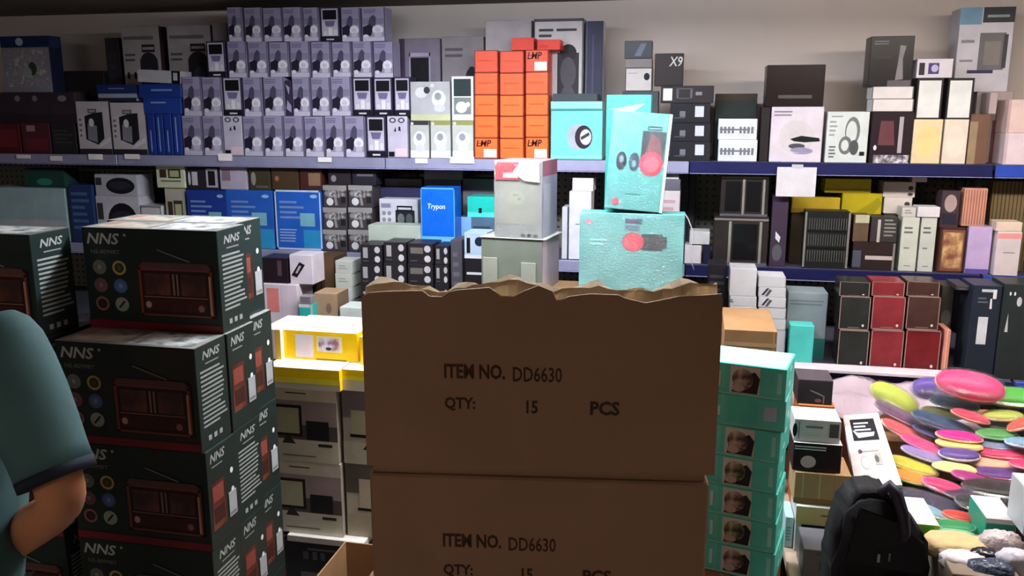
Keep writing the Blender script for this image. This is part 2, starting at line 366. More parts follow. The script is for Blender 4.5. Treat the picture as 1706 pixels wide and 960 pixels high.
# far left
B('red_box', 'deep red box on the top shelf at the far left', 'box', (-20, 205, 34, 256), Y1+.02, .12, M((96, 34, 40)), [('r', .1, .2, .9, .8, M((120, 44, 50)))])
B('red_box', 'maroon box with a pale label on the top shelf far left', 'box', (36, 205, 84, 256), Y1+.02, .12, M((92, 40, 52)), [('r', .2, .72, .5, .92, M((170, 140, 150))), ('r', .1, .1, .9, .5, M((110, 44, 56)))])
B('dark_box', 'black box between the maroon box and the twin camera boxes', 'box', (86, 205, 127, 256), Y1+.02, .12, M((46, 44, 46)), [('l', .1, .3, .9, .8, 4, M((66, 64, 66)))])
B('dark_box', 'long plum box with three small light spots above the red boxes', 'box', (-20, 154, 126, 205), Y1+.02, .12, M((62, 50, 62)), [('e', .35, .8, .03, .1, M((140, 130, 146))), ('e', .55, .8, .03, .1, M((140, 130, 146))), ('e', .86, .8, .05, .1, M((150, 140, 150))), ('r', 0, .0, 1, .3, M((52, 40, 50)))])
B('game_box', 'blue-topped box with a pale picture at the far upper left', 'box', (4, 60, 84, 152), Y1+.03, .08, M((150, 152, 168)), [('r', 0, .80, 1, 1, M((36, 52, 96))), ('e', .40, .90, .08, .07, M((190, 206, 226))), ('r', .06, .1, .94, .76, photo((150, 140, 150), (120, 120, 138), (176, 172, 160), 30)), ('e', .62, .42, .09, .12, M((60, 70, 60))), ('e', .50, .36, .1, .1, M((170, 176, 180)))],
  side=[('r', 0, 0, 1, 1, M((34, 40, 66))), ('r', .1, .8, .9, .98, M((50, 66, 110)))])
def cam_art(): return [('r', 0, 0, 1, .10, M((52, 44, 52))), ('p', [(.24, .28), (.24, .72), (.50, .78), (.80, .80), (.80, .30), (.60, .18)], M((34, 32, 38))), ('p', [(.30, .28), (.32, .58), (.60, .54), (.58, .22)], M((140, 138, 150))), ('e', .44, .60, .08, .08, M(WH)), ('f', .36, .78, .62, .86, .03, M((120, 116, 120))),
    ('l', .06, .30, .16, .7, 4, M((120, 116, 120))), ('p', [(.58, .10), (.98, .24), (.98, .34), (.62, .16)], M(WH))]
B('camera_box', 'white box with a black security camera picture, left one of the pair', 'box', (129, 169, 184, 257), Y1+.015, .09, M((206, 198, 206)), cam_art(), 'twin camera boxes on the top shelf', side=[('r', 0, 0, 1, 1, M((90, 84, 90)))])
B('camera_box', 'white box with a black security camera picture, right one of the pair', 'box', (186, 171, 243, 257), Y1+.015, .09, M((206, 198, 206)), cam_art(), 'twin camera boxes on the top shelf', side=[('r', 0, 0, 1, 1, M((150, 140, 160)))])
B('flat_box', 'thin white-edged flat box lying on the twin camera boxes', 'box', (163, 156, 228, 169), Y1+.02, .085, M((170, 176, 196)), [('r', 0, 0, 1, .45, M((40, 46, 70)))])
B('flat_box', 'flat dark blue box on top of the thin flat box', 'box', (160, 141, 228, 156), Y1+.02, .085, M((34, 52, 104)), [('l', .3, .4, .7, .7, 1, M((120, 140, 180)))])
for i, (a, b) in enumerate([(246, 259), (260, 273), (274, 287), (288, 302)]):
    B('slim_box', 'upright slim blue box, %s of four beside the lilac stack' % ORD[i], 'box', (a, 190, b, 258), Y1+.012, .09, M((34, 62, 150), .3), [('r', .35, .08, .50, .92 if i % 2 else .6, M((150, 176, 226)))], 'slim blue boxes on the top shelf')
B('flat_box', 'flat bright blue box lying on the upright slim blue boxes', 'box', (232, 163, 302, 190), Y1+.012, .09, M((36, 70, 160), .3), [('l', .2, .6, .7, .8, 1, M((150, 180, 226)))], 'flat blue boxes')
B('flat_box', 'flat blue box with small pale print, upper one of the blue pair', 'box', (230, 140, 302, 163), Y1+.012, .09, M((34, 62, 146), .3), [('l', .3, .4, .8, .7, 1, M((130, 160, 210)))], 'flat blue boxes')
B('flat_box', 'white flat box with a black end topping the blue boxes', 'box', (228, 117, 300, 139), Y1+.012, .09, M((200, 198, 206)), [('r', .80, 0, 1, 1, M(K)), ('r', .84, .25, .94, .85, M((190, 200, 210)))], tilt=.05, z0=onY(264, 139, Y1+.012).z+.002)
# ------------------------------------------------------------------ white massager boxes
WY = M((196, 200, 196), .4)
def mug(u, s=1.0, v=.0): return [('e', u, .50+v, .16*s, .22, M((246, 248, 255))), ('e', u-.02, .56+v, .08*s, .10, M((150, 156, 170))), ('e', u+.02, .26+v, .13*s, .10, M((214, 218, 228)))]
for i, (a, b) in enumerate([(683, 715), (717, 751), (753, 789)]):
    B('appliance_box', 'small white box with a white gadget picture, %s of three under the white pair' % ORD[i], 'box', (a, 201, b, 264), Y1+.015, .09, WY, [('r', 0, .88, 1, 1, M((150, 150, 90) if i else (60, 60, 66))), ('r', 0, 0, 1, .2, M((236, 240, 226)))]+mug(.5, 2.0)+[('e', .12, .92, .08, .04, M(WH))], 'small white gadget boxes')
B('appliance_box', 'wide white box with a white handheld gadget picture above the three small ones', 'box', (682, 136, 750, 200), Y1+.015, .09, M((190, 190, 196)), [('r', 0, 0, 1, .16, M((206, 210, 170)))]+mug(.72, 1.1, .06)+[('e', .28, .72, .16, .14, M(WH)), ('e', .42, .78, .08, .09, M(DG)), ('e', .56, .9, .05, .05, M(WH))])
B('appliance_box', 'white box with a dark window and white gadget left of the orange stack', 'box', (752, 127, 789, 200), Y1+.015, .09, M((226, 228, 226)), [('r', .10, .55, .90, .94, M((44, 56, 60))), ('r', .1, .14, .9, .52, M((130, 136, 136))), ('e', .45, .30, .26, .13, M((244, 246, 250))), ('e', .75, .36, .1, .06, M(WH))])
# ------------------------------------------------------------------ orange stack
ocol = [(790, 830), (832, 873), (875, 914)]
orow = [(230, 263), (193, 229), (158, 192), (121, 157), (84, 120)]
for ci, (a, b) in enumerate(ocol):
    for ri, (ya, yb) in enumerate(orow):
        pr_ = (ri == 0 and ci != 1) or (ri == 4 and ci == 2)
        art = [('f', 0, 0, 1, 1, .035, M((150, 54, 34))), ('l', .15, .45, .85, .60, 1, M((214, 84, 40)))] if not pr_ else [('f', 0, 0, 1, 1, .035, M((150, 54, 34))), ('l', .1, .72, .9, .78, 1, M((60, 26, 20))), ('t', 'LMP', .08, .58, .72, .90, M((50, 20, 16)), .2, .02)]  # dark frame stands in for the shadowed gaps between boxes
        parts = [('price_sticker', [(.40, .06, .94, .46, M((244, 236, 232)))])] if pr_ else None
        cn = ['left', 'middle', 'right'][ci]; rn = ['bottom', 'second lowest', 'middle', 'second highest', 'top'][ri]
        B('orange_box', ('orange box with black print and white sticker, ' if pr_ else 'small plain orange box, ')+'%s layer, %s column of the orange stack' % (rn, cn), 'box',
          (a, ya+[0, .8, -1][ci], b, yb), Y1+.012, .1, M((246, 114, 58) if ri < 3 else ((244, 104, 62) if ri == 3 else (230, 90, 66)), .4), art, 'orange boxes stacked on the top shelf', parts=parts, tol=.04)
B('orange_box', 'red-orange box lying loose on the left and middle orange columns', 'box', (851, 63, 890, 84), Y1+.03, .08, M((220, 66, 50), .4), None, 'orange boxes stacked on the top shelf', tol=.05)
B('orange_box', 'red-orange box lying askew on top of the right orange column', 'box', (894, 66, 934, 84), Y1+.03, .08, M((220, 60, 48), .4), [('r', .1, .2, .5, .5, M((200, 54, 44)))], 'orange boxes stacked on the top shelf', tol=.05)
# ------------------------------------------------------------------ watch box and black boxes
B('watch_box', 'turquoise box with a steel watch picture right of the orange stack', 'box', (917, 184, 1004, 268), Y1+.012, .09, M((120, 206, 206), .35), [('e', .52, .46, .20, .26, M((172, 178, 190))), ('e', .64, .46, .17, .24, M((46, 42, 54))), ('e', .68, .46, .11, .16, M((206, 200, 208))), ('p', [(.60, .40), (.76, .50), (.74, .56), (.58, .46)], M(DG)), ('r', 0, .04, 1, .08, M((150, 220, 218)))])
B('box_lid', 'paler turquoise lid box lying on the watch box', 'box', (917, 169, 1004, 184), Y1+.008, .094, M((150, 222, 220), .35), [('r', 0, 0, 1, .2, M((60, 150, 150)))])
B('dark_box', 'flat dark slate box on the turquoise watch box lid', 'box', (920, 156, 996, 169), Y1+.012, .08, M((66, 74, 80)), None)
BK = M((40, 40, 46), .35)
for i, (ya, yb) in enumerate([(236, 268), (205, 236), (172, 205)]):
    B('phone_box', 'black box with a small white square, %s of the black column' % ['lowest', 'middle one', 'upper one'][i], 'box', (1116, ya, 1184, yb), Y1+.012, .09, BK,
      [('r', .62, .3, .84, .85, M((200, 204, 212))), ('r', .24, .3, .38, .6, M((110, 112, 124))), ('l', .1, .2, .5, .3, 1, M((90, 90, 100)))], 'black boxes with white squares')
B('phone_box', 'long flat black box with grey print topping the black column', 'box', (1100, 143, 1190, 172), Y1+.012, .09, M((50, 46, 50), .35), [('f', .30, .25, .60, .85, .04, M((100, 98, 104))), ('r', .66, .45, .78, .65, M((130, 130, 138)))], parts=[('price_sticker', [(.05, .15, .22, .85, M((228, 228, 230)))])])
B('tv_box', 'black box marked with a pale letter and number above the black column', 'box', (1090, 89, 1139, 143), Y1+.02, .07, M((46, 38, 40), .4), [('t', 'X9', .50, .60, .97, .90, M((206, 206, 206)), .15, .01)], tol=.05)
B('dark_box', 'dark support carton behind the turquoise hanging cartons', 'box', (1036, 152, 1098, None), Y1+.03, .09, M((70, 74, 80)), None)
B('white_box', 'small white box with a black earpiece picture below the grey-black one', 'box', (1041, 113, 1087, 152), Y1+.03, .08, M((196, 192, 192)), [('e', .80, .62, .11, .16, M(K)), ('l', .1, .74, .6, .8, 1, M(GR)), ('f', 0, 0, 1, 1, .03, M((60, 56, 58)))])
B('grey_box', 'thin grey box between the small white box and black box', 'box', (1041, 98, 1087, 113), Y1+.03, .08, M((128, 122, 122)), None)
B('black_box', 'small glossy black box topping the pile right of the navy box', 'box', (1040, 68, 1087, 98), Y1+.03, .08, M((50, 52, 62), .3), [('p', [(.35, .15), (.6, .15), (.8, .85), (.6, .85)], M((110, 118, 136)))])
B('dark_box', 'wide black-green carton behind the two white lettered boxes', 'box', (1192, 156, 1263, None), Y1+.12, .12, M((40, 50, 48)), [('r', 0, .9, 1, 1, M((62, 50, 42)))])
for i, (ya, yb) in enumerate([(233, 268), (198, 233)]):
    B('white_box', 'long white box with blurred grey lettering, %s of the pair' % ['lower', 'upper'][i], 'box', (1196, ya, 1262, yb), Y1+.012, .09, M((214, 218, 224), .4), [('l', .04, .40, 1.0, .56, 1, M((96, 100, 110)))]+[('r', .05+.1*q, .30, .11+.1*q, .62, M((110, 114, 124))) for q in range(9) if q != 4], 'white lettered boxes')
B('slim_box', 'tall dark narrow box left of the white boxed gadget', 'box', (1266, 178, 1282, 268), Y1+.02, .09, M((40, 34, 36)), None)
B('product_box', 'white box with a folding black gadget picture under the black carton', 'box', (1283, 178, 1371, 268), Y1+.012, .1, M((214, 206, 218), .4), [('p', [(.38, .42), (.60, .48), (.94, .44), (.96, .38), (.66, .36), (.46, .38)], M(K)), ('e', .52, .29, .16, .05, M((70, 74, 84))), ('e', .62, .20, .22, .06, M((150, 146, 170))), ('e', .5, .46, .34, .30, M((206, 200, 204))),
    ('p', [(.38, .42), (.60, .48), (.94, .44), (.96, .38), (.66, .36), (.46, .38)], M(K)), ('e', .52, .29, .16, .05, M((70, 74, 84))), ('e', .60, .22, .20, .05, M((140, 136, 164))), ('l', .05, .82, .4, .94, 2, M((130, 126, 136)))])
B('headphone_box', 'white box with silver headphones picture on the top right shelf', 'box', (1376, 186, 1447, 268), Y1+.012, .1, M((208, 216, 216), .4), [('e', .62, .62, .18, .28, M((110, 114, 116))), ('e', .60, .60, .13, .22, M((208, 216, 216))), ('e', .47, .34, .16, .18, M((104, 108, 110))), ('e', .46, .34, .09, .11, M((206, 210, 212))), ('e', .68, .30, .11, .15, M((76, 80, 84))),
    ('l', .06, .5, .26, .84, 4, M((150, 156, 156))), ('l', .08, .08, .26, .34, 4, M((90, 96, 96))), ('r', .82, .14, .94, .22, M(K)), ('l', .1, .88, .5, .93, 1, M(GR))])
B('black_carton', 'big brown-black carton on top of the white gadget box', 'box', (1276, 108, 1374, 177), Y1+.012, .12, M((34, 24, 24), .3), [('r', .22, .20, .80, .28, M((84, 78, 78)))], side=[('r', 0, 0, 1, 1, M((70, 62, 60)))])
B('perfume_box', 'dark red box with a glass bottle picture beside the headphone box', 'box', (1450, 186, 1521, 270), Y1+.012, .1, M((44, 34, 40), .3), [('p', [(.18, .35), (.58, .35), (.52, .82), (.22, .82)], M((96, 56, 64))), ('r', .66, .2, .76, .9, M((170, 160, 168))), ('r', .1, .0, .95, .16, photo((60, 56, 64), (120, 116, 124), (190, 188, 194), 60)), ('e', .12, .3, .04, .05, M(WH))])
for i, (ya, yb) in enumerate([(165, 184), (144, 164)]):
    B('white_box', 'flat plain white box, %s of two below the black perfume carton' % ['lower', 'upper'][i], 'box', (1452, ya, 1523, yb), Y1+.012, .1, M((222, 218, 218)), [('f', 0, 0, 1, 1, .03, M((110, 104, 106)))], 'flat white boxes', tol=.05)
B('perfume_box', 'black box with a pale figure picture on top of flat white boxes', 'box', (1448, 60, 1522, 143), Y1+.012, .1, M((30, 28, 30), .3), [('p', [(.62, .12), (.80, .14), (.76, .55), (.82, .8), (.68, .82), (.66, .5)], M((130, 128, 134))), ('l', .08, .82, .5, .92, 2, M((120, 116, 120))), ('r', .45, .0, .98, .12, M((96, 90, 96))), ('r', .12, .55, .5, .6, M((60, 58, 60)))])
for i, (a, b) in enumerate([(1519, 1569), (1571, 1612)]):
    B('cream_box', 'cream glossy box with a warm-toned centre, %s of two, top shelf' % ['left', 'right'][i], 'box', (a, 199, b, 271), Y1+.012, .1, M((226, 208, 168) if i == 0 else (226, 214, 200), .3), [('e', .5, .5, .38, .36, M((236, 210, 150) if i == 0 else (232, 222, 208)))], 'cream boxes')
for i, (a, b) in enumerate([(1525, 1571), (1577, 1622)]):
    B('white_box', 'upright white box with dark edges, %s of two on the cream boxes' % ['left', 'right'][i], 'box', (a, 130, b, 198), Y1+.014, .1, M((40, 38, 40)), [('r', .07, .04, .91, .94, M((226, 230, 230)))], 'white boxes with dark edges', tol=.05)
B('white_box', 'low white box with purple and blue picture on the dark-edged white boxes', 'box', (1527, 98, 1588, 129), Y1+.014, .1, M((220, 216, 226)), [('r', .06, .15, .22, .8, M((50, 46, 60))), ('r', .32, .2, .62, .78, M((70, 60, 120))), ('e', .5, .5, .1, .2, M((190, 190, 220)))])
B('brown_box', 'brown box with a faint olive left panel right of the cream boxes', 'box', (1613, 190, 1648, 272), Y1+.02, .1, M((112, 84, 70), .35), [('r', .0, 0, .4, .85, M((150, 130, 104)))])
B('pale_box', 'pale pinkish box behind the brown box at top right', 'box', (1650, 154, 1664, None), Y1+.02, .1, M((176, 160, 160)), None)
B('pale_box', 'dull pink-grey carton holding up the tall white and blue box', 'box', (1628, 153, 1690, None), Y1+.135, .12, M((170, 158, 158)), [('r', .5, 0, .66, .6, M((110, 70, 74)))])
B('lamp_box', 'tall white and blue box with a metallic device picture at top right', 'box', (1594, 12, 1686, 152), Y1+.135, .12, M((206, 204, 216), .35), [('r', 0, .80, .40, 1, M((120, 160, 190))), ('r', .42, .82, 1, 1, M((56, 60, 66))), ('r', .5, .88, .9, .91, M((150, 156, 160))), ('r', .40, .26, .88, .70, M((112, 112, 116))), ('r', .50, .32, .80, .60, M((134, 128, 124))), ('r', .84, .28, .92, .68, M((70, 70, 76))), ('r', .22, .22, .7, .26, M((60, 56, 90))), ('l', .06, .56, .38, .64, 1, M(GR)), ('l', .06, .34, .38, .40, 1, M(GR))])
B('white_box', 'pink-white carton, lower one at the right end of the top shelf', 'box', (1672, 222, 1722, 282), Y1+.0, .12, M((226, 208, 216)), [('r', .0, .0, .1, 1, M((200, 180, 190)))])
B('white_box', 'pinkish carton, upper one at the right end of the top shelf', 'box', (1678, 166, 1724, 221), Y1+.0, .12, M((222, 196, 192)), [('r', .0, .0, .1, 1, M((190, 160, 160)))], tol=.06)
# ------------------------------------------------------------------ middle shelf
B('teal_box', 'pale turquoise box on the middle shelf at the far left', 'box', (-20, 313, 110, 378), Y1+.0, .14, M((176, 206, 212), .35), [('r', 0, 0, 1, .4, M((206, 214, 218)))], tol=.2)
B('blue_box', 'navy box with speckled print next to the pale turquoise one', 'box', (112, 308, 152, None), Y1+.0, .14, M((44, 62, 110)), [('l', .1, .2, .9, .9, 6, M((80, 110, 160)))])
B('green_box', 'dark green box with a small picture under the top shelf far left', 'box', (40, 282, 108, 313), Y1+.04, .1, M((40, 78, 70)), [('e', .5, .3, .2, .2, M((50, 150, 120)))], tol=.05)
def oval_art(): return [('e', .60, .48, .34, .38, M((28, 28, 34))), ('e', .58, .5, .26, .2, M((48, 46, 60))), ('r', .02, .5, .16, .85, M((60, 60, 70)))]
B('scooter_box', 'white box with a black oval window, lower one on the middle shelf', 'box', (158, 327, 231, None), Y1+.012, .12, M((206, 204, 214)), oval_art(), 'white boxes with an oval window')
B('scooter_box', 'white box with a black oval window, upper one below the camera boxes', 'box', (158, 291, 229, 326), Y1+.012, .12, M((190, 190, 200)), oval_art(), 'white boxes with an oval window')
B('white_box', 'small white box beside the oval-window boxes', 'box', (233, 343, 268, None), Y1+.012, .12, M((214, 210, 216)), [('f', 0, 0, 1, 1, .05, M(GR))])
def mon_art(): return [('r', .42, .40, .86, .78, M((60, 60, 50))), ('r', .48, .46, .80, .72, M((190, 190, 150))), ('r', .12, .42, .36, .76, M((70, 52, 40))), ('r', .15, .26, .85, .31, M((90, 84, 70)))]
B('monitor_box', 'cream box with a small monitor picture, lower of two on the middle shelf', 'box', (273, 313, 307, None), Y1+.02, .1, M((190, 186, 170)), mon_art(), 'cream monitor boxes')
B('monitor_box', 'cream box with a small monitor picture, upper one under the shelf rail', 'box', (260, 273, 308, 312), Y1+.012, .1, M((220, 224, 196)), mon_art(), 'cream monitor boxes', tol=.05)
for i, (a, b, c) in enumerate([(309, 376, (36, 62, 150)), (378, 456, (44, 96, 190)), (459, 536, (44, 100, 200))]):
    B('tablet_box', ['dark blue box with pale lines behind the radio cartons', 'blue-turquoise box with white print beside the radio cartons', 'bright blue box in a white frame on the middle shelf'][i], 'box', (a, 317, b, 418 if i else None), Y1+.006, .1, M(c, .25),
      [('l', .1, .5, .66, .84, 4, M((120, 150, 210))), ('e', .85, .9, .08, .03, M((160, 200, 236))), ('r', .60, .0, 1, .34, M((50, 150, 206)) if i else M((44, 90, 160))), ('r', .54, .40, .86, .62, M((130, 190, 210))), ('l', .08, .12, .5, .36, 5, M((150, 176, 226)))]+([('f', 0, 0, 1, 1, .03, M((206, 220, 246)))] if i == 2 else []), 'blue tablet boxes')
B('gadget_box', 'black box with white bottle pictures standing on the dark blue box', 'box', (311, 279, 364, 316), Y1+.012, .09, M((44, 40, 50)), [('r', .16, .2, .34, .8, M((210, 206, 216))), ('e', .08, .5, .04, .3, M(WH)), ('r', .62, .12, .98, .95, M((190, 184, 200))), ('r', .68, .2, .9, .85, M((30, 24, 34)))], tol=.05)
B('gadget_box', 'pale lilac box standing on the blue boxes', 'box', (366, 279, 411, 316), Y1+.012, .09, M((190, 178, 200)), [('r', .08, .4, .4, .9, M((140, 116, 140)))], tol=.05)
B('dark_box', 'olive-brown box standing on the blue boxes, left one', 'box', (415, 279, 450, 316), Y1+.012, .09, M((66, 60, 46)), [('e', .2, .5, .12, .3, M((150, 146, 140))), ('r', .3, .1, .9, .2, M((100, 94, 80)))], tol=.05)
B('dark_box', 'dark olive box standing on the blue boxes, middle one', 'box', (452, 279, 497, 316), Y1+.012, .09, M((74, 58, 42)), [('e', .2, .5, .08, .12, M((170, 100, 90)))], tol=.05)
B('dark_box', 'dark brown box with a tan label on the bright blue box', 'box', (499, 279, 536, 316), Y1+.012, .09, M((74, 42, 38)), [('r', .4, .2, .95, .75, M((140, 112, 90)))], tol=.05)
# car cameras
for c, (a, b) in enumerate([(538, 578), (580, 621)]):
    for r, (ya, yb) in enumerate([(383, 423), (346, 382), (309, 345)]):
        B('dashcam_box', 'dark box with a white round lens picture, %s layer, %s column' % (['bottom', 'middle', 'top'][r], ['left', 'right'][c]), 'box', (a, ya, b, yb), Y1+.012, .1, M((74, 68, 72), .35),
          [('r', 0, .78, 1, 1, M((160, 156, 156))), ('r', .1, .45, .95, .78, photo((60, 54, 58), (110, 106, 108), (180, 178, 178), 70)), ('e', .28, .26, .15, .17, M((236, 234, 238))), ('e', .16, .62, .10, .10, M((150, 146, 150))), ('p', [(.5, .1), (.62, .1), (.56, .5), (.46, .5)], M((150, 146, 146))), ('r', .75, .2, .95, .5, M((40, 36, 40)))], 'dark lens boxes in six', tol=.05)
B('dark_box', 'black box with an orange-grey print on the lens boxes', 'box', (546, 281, 584, 309), Y1+.02, .09, M((50, 44, 50)), [('e', .25, .4, .12, .2, M((150, 146, 150)))], tol=.05)
B('dark_box', 'black box with a grey stripe on the lens boxes', 'box', (586, 279, 626, 309), Y1+.02, .09, M((44, 42, 52)), [('r', .2, .5, .9, .62, M((110, 104, 116)))], tol=.05)
# grey back boxes
B('grey_box', 'dull grey box at the back of the middle shelf, behind the radio box', 'box', (640, 298, 703, None), Y1+.14, .10, M((112, 106, 112)), [('r', 0, .86, 1, .9, M(DG))])
B('grey_box', 'dark grey box at the back of the middle shelf, below the white pair', 'box', (706, 300, 768, None), Y1+.14, .10, M((92, 90, 102)), None)
B('grey_box', 'slate box at the back of the middle shelf left of the grey blister pack', 'box', (770, 298, 832, None), Y1+.14, .10, M((98, 96, 106)), None)
B('grey_box', 'long grey box lying on the dull grey boxes under the shelf', 'box', (706, 282, 776, 300), Y1+.14, .10, M((122, 120, 122)), None, tol=.05)
B('navy_box', 'navy box behind the white box with the radio picture', 'box', (632, 313, 700, None), Y1+.10, .03, M((52, 50, 84)), None)
B('sheet_box', 'long pale grey-green box lying before the white radio box', 'box', (613, 376, 701, 403), Y1-.10, .10, M((184, 194, 182), .5), [('r', 0, 0, 1, .12, M((140, 150, 140)))], z0=Z2+.03)
B('radio_box', 'white box with a black portable radio picture on the middle shelf', 'box', (631, 332, 696, None), Y1+.012, .08, M((214, 214, 226), .35), [('r', .42, .50, .92, .80, M((36, 40, 46))), ('f', .46, .78, .86, .88, .03, M(K)), ('e', .56, .64, .09, .1, M((110, 116, 120))), ('e', .78, .64, .09, .1, M((84, 90, 96))), ('r', .05, .84, .3, .92, M((140, 140, 170))), ('e', .12, .74, .05, .04, M(GR)), ('e', .26, .74, .05, .04, M(GR)), ('e', .12, .62, .05, .04, M(GR)), ('e', .26, .62, .05, .04, M(GR))])
B('blue_box', 'vivid blue box with white lettering in the middle of the shelves', 'box', (700, 313, 758, 389), Y1-.09, .1, M((26, 104, 222), .25), [('t', 'Trypon', .20, .60, .72, .72, M((236, 244, 255)), .1, .01), ('r', 0, 0, 1, .14, M((110, 190, 236))), ('f', 0, 0, 1, 1, .025, M((90, 170, 240)))], z0=Z2+.06)
B('dark_box', 'slate and light blue box under the small turquoise box', 'box', (764, 362, 824, None), Y1+.012, .1, M((84, 110, 136), .35), [('r', 0, .5, .35, 1, M((130, 180, 220))), ('l', .4, .55, .9, .8, 2, M((60, 70, 84)))])
B('teal_box', 'small turquoise box left of the grey blister pack', 'box', (778, 328, 824, 361), Y1+.012, .1, M((40, 196, 180), .35), [('r', 0, 0, 1, .25, M((90, 220, 214))), ('r', .42, .2, .54, .45, M(K))])
# right of the carton stack
B('white_box', 'tall white box behind the lower turquoise carton', 'box', (948, 319, 986, None), Y1+.012, .1, M((224, 224, 236)), [('l', .3, .5, .7, .54, 1, M(GR))])
B('white_box', 'small white box topping the tall white box behind the turquoise carton', 'box', (953, 297, 989, 318), Y1+.012, .1, M((226, 222, 232)), None, tol=.05)
B('white_box', 'narrow grey-white box next to the tall white box', 'box', (936, 345, 946, None), Y1+.012, .1, M((206, 208, 220)), None)
B('white_box', 'white box with faint pink print right of the turquoise cartons', 'box', (1099, 318, 1134, None), Y1+.012, .1, M((214, 206, 214)), [('l', .1, .6, .8, .9, 3, M((196, 160, 170)))])
B('grey_box', 'slate box under the thin white box right of the turquoise cartons', 'box', (1099, 299, 1134, 318), Y1+.012, .1, M((104, 102, 116)), None, tol=.05)
B('white_box', 'thin white box just below the end of the top shelf', 'box', (1099, 281, 1132, 298), Y1+.012, .1, M((200, 200, 206)), None, tol=.05)
B('white_box', 'lower small white box at the left end of the blue-railed middle shelf', 'box', (1140, 409, 1169, 433), Y1+.012, .1, M((214, 208, 216)), None)
B('navy_box', 'tiny navy box between white box and perfume display', 'box', (1171, 408, 1184, 433), Y1+.012, .05, M((30, 34, 56)), None)
B('white_box', 'upper small white box at the left end of the blue-railed middle shelf', 'box', (1148, 386, 1183, 408), Y1+.012, .1, M((204, 206, 210)), None, tol=.05)
# perfume displays
def disp(name, label, rect, Y, dep, posts, n, col=(50, 44, 44), group=None, tiers=0, tol=.05):
    xa, ya, xb, yb = rect
    art = [('r', 0, 0, 1, .06, M((90, 90, 104))), ('r', 0, .92, 1, .96, M((130, 126, 122)))]
    o = B(name, label, 'display box', rect, Y, dep, M(col, .3), art, group, parts=[('silver_post', [(u-.025, .05, u+.025, .9, M((196, 192, 186), .25, .6))]) for u in posts]
          + [('window', [(u0, .12, u1, .85, M((24, 24, 26), .1))]) for u0, u1 in n], tol=tol)
    return o
disp('perfume_display', 'glossy black display box with silver posts, lower one on the blue-railed shelf', (1188, 361, 1280, 434), Y1+.012, .12, [.30, .86], [(.36, .8)])
disp('perfume_display', 'glossy black display box with faint posts, upper one below the top shelf', (1200, 292, 1281, 360), Y1+.02, .11, [.48, .9], [(.1, .42), (.54, .84)])
B('dark_box', 'dark plum box with a white spark picture beside the display boxes', 'box', (1284, 326, 1312, 435), Y1+.012, .1, M((66, 54, 72), .3), [('p', [(.3, .4), (.55, .34), (.62, .42), (.3, .5)], M(WH)), ('e', .45, .2, .3, .12, M((90, 90, 96)))])
# yellow boxes
YC = M((196, 172, 30), .4)
B('rack_box', 'black slatted rack between silver posts on the blue-railed shelf', 'display box', (1340, 352, 1414, 438), Y1+.006, .08, M((34, 36, 36), .4), [('l', .08, .08, .92, .30, 1, M((24, 24, 26)))]+[('r', .08+.056*i, .12+.28*j, .10+.056*i, .32+.28*j, M((84, 84, 82))) for i in range(16) for j in range(3)],
  parts=[('silver_post', [(-.02, .02, .03, .98, M((190, 184, 180), .25, .6))]), ('silver_post', [(.97, .02, 1.02, .98, M((190, 184, 180), .25, .6))]), ('shelf_slat', [(.03, .34, .97, .38, M((20, 20, 22)))]), ('shelf_slat', [(.03, .64, .97, .68, M((20, 20, 22)))])])
B('rack_box', 'lower brown-black display box with a pale strip right of the slatted rack', 'display box', (1420, 404, 1492, 439), Y1+.006, .08, M((50, 38, 38), .4), [('r', .3, .38, .95, .52, M((196, 186, 180))), ('r', .0, .1, .2, .7, M((80, 84, 100)))], parts=[('silver_post', [(.94, 0, .99, .98, M((200, 196, 192), .25, .6))])])
B('dark_box', 'brown and cream box on the lower display box', 'box', (1421, 358, 1448, 403), Y1+.012, .07, M((96, 78, 62)), [('r', .1, .7, 1, 1, M((190, 186, 160)))], tol=.05)
B('dark_box', 'dark box with a grey louvre picture beside the small white jars', 'box', (1450, 362, 1496, 403), Y1+.012, .07, M((60, 56, 56)), [('r', .25, .0, .36, .9, M((190, 184, 176))), ('l', .5, .2, .95, .95, 5, M((140, 138, 134)))], tol=.05)
B('grey_box', 'hidden-looking dark box under the yellow pile', 'box', (1318, 356, 1470, None), Y1+.10, .12, M((60, 52, 40)), None)
B('yellow_box', 'mustard yellow box, lowest and longest of the yellow pile', 'box', (1318, 329, 1400, 356), Y1+.10, .12, M((196, 168, 50), .4), [('r', 0, 0, 1, .3, M((170, 140, 50)))], 'yellow boxes on the middle shelf', tol=.05)
B('yellow_box', 'olive-yellow box at the right of the yellow pile', 'box', (1402, 322, 1470, 356), Y1+.10, .12, M((176, 160, 30), .4), [('p', [(.3, 0), (.8, 0), (1, .5), (.9, .8)], M((150, 140, 24)))], 'yellow boxes on the middle shelf', tol=.05)
B('yellow_box', 'bright yellow box topping the yellow pile', 'box', (1374, 298, 1452, 322), Y1+.10, .12, M((206, 190, 60), .4), [('r', 0, 0, 1, .3, M((180, 160, 40)))], 'yellow boxes on the middle shelf', tol=.08)
B('grey_box', 'brown box under the paired white boxes right of the yellow pile', 'box', (1473, 356, 1498, None), Y1+.10, .1, M((70, 60, 52)), None)
B('white_box', 'cream-white box with dark marks, lower one right of the yellow pile', 'box', (1472, 329, 1520, 356), Y1+.10, .1, M((210, 200, 192)), [('e', .82, .6, .10, .14, M(DG))], tol=.05)
B('white_box', 'cream-white box with dark marks, upper one right of the yellow pile', 'box', (1470, 303, 1526, 328), Y1+.10, .1, M((206, 194, 190)), [('e', .85, .6, .08, .14, M(DG)), ('e', .85, .2, .08, .1, M(DG))], tol=.05)
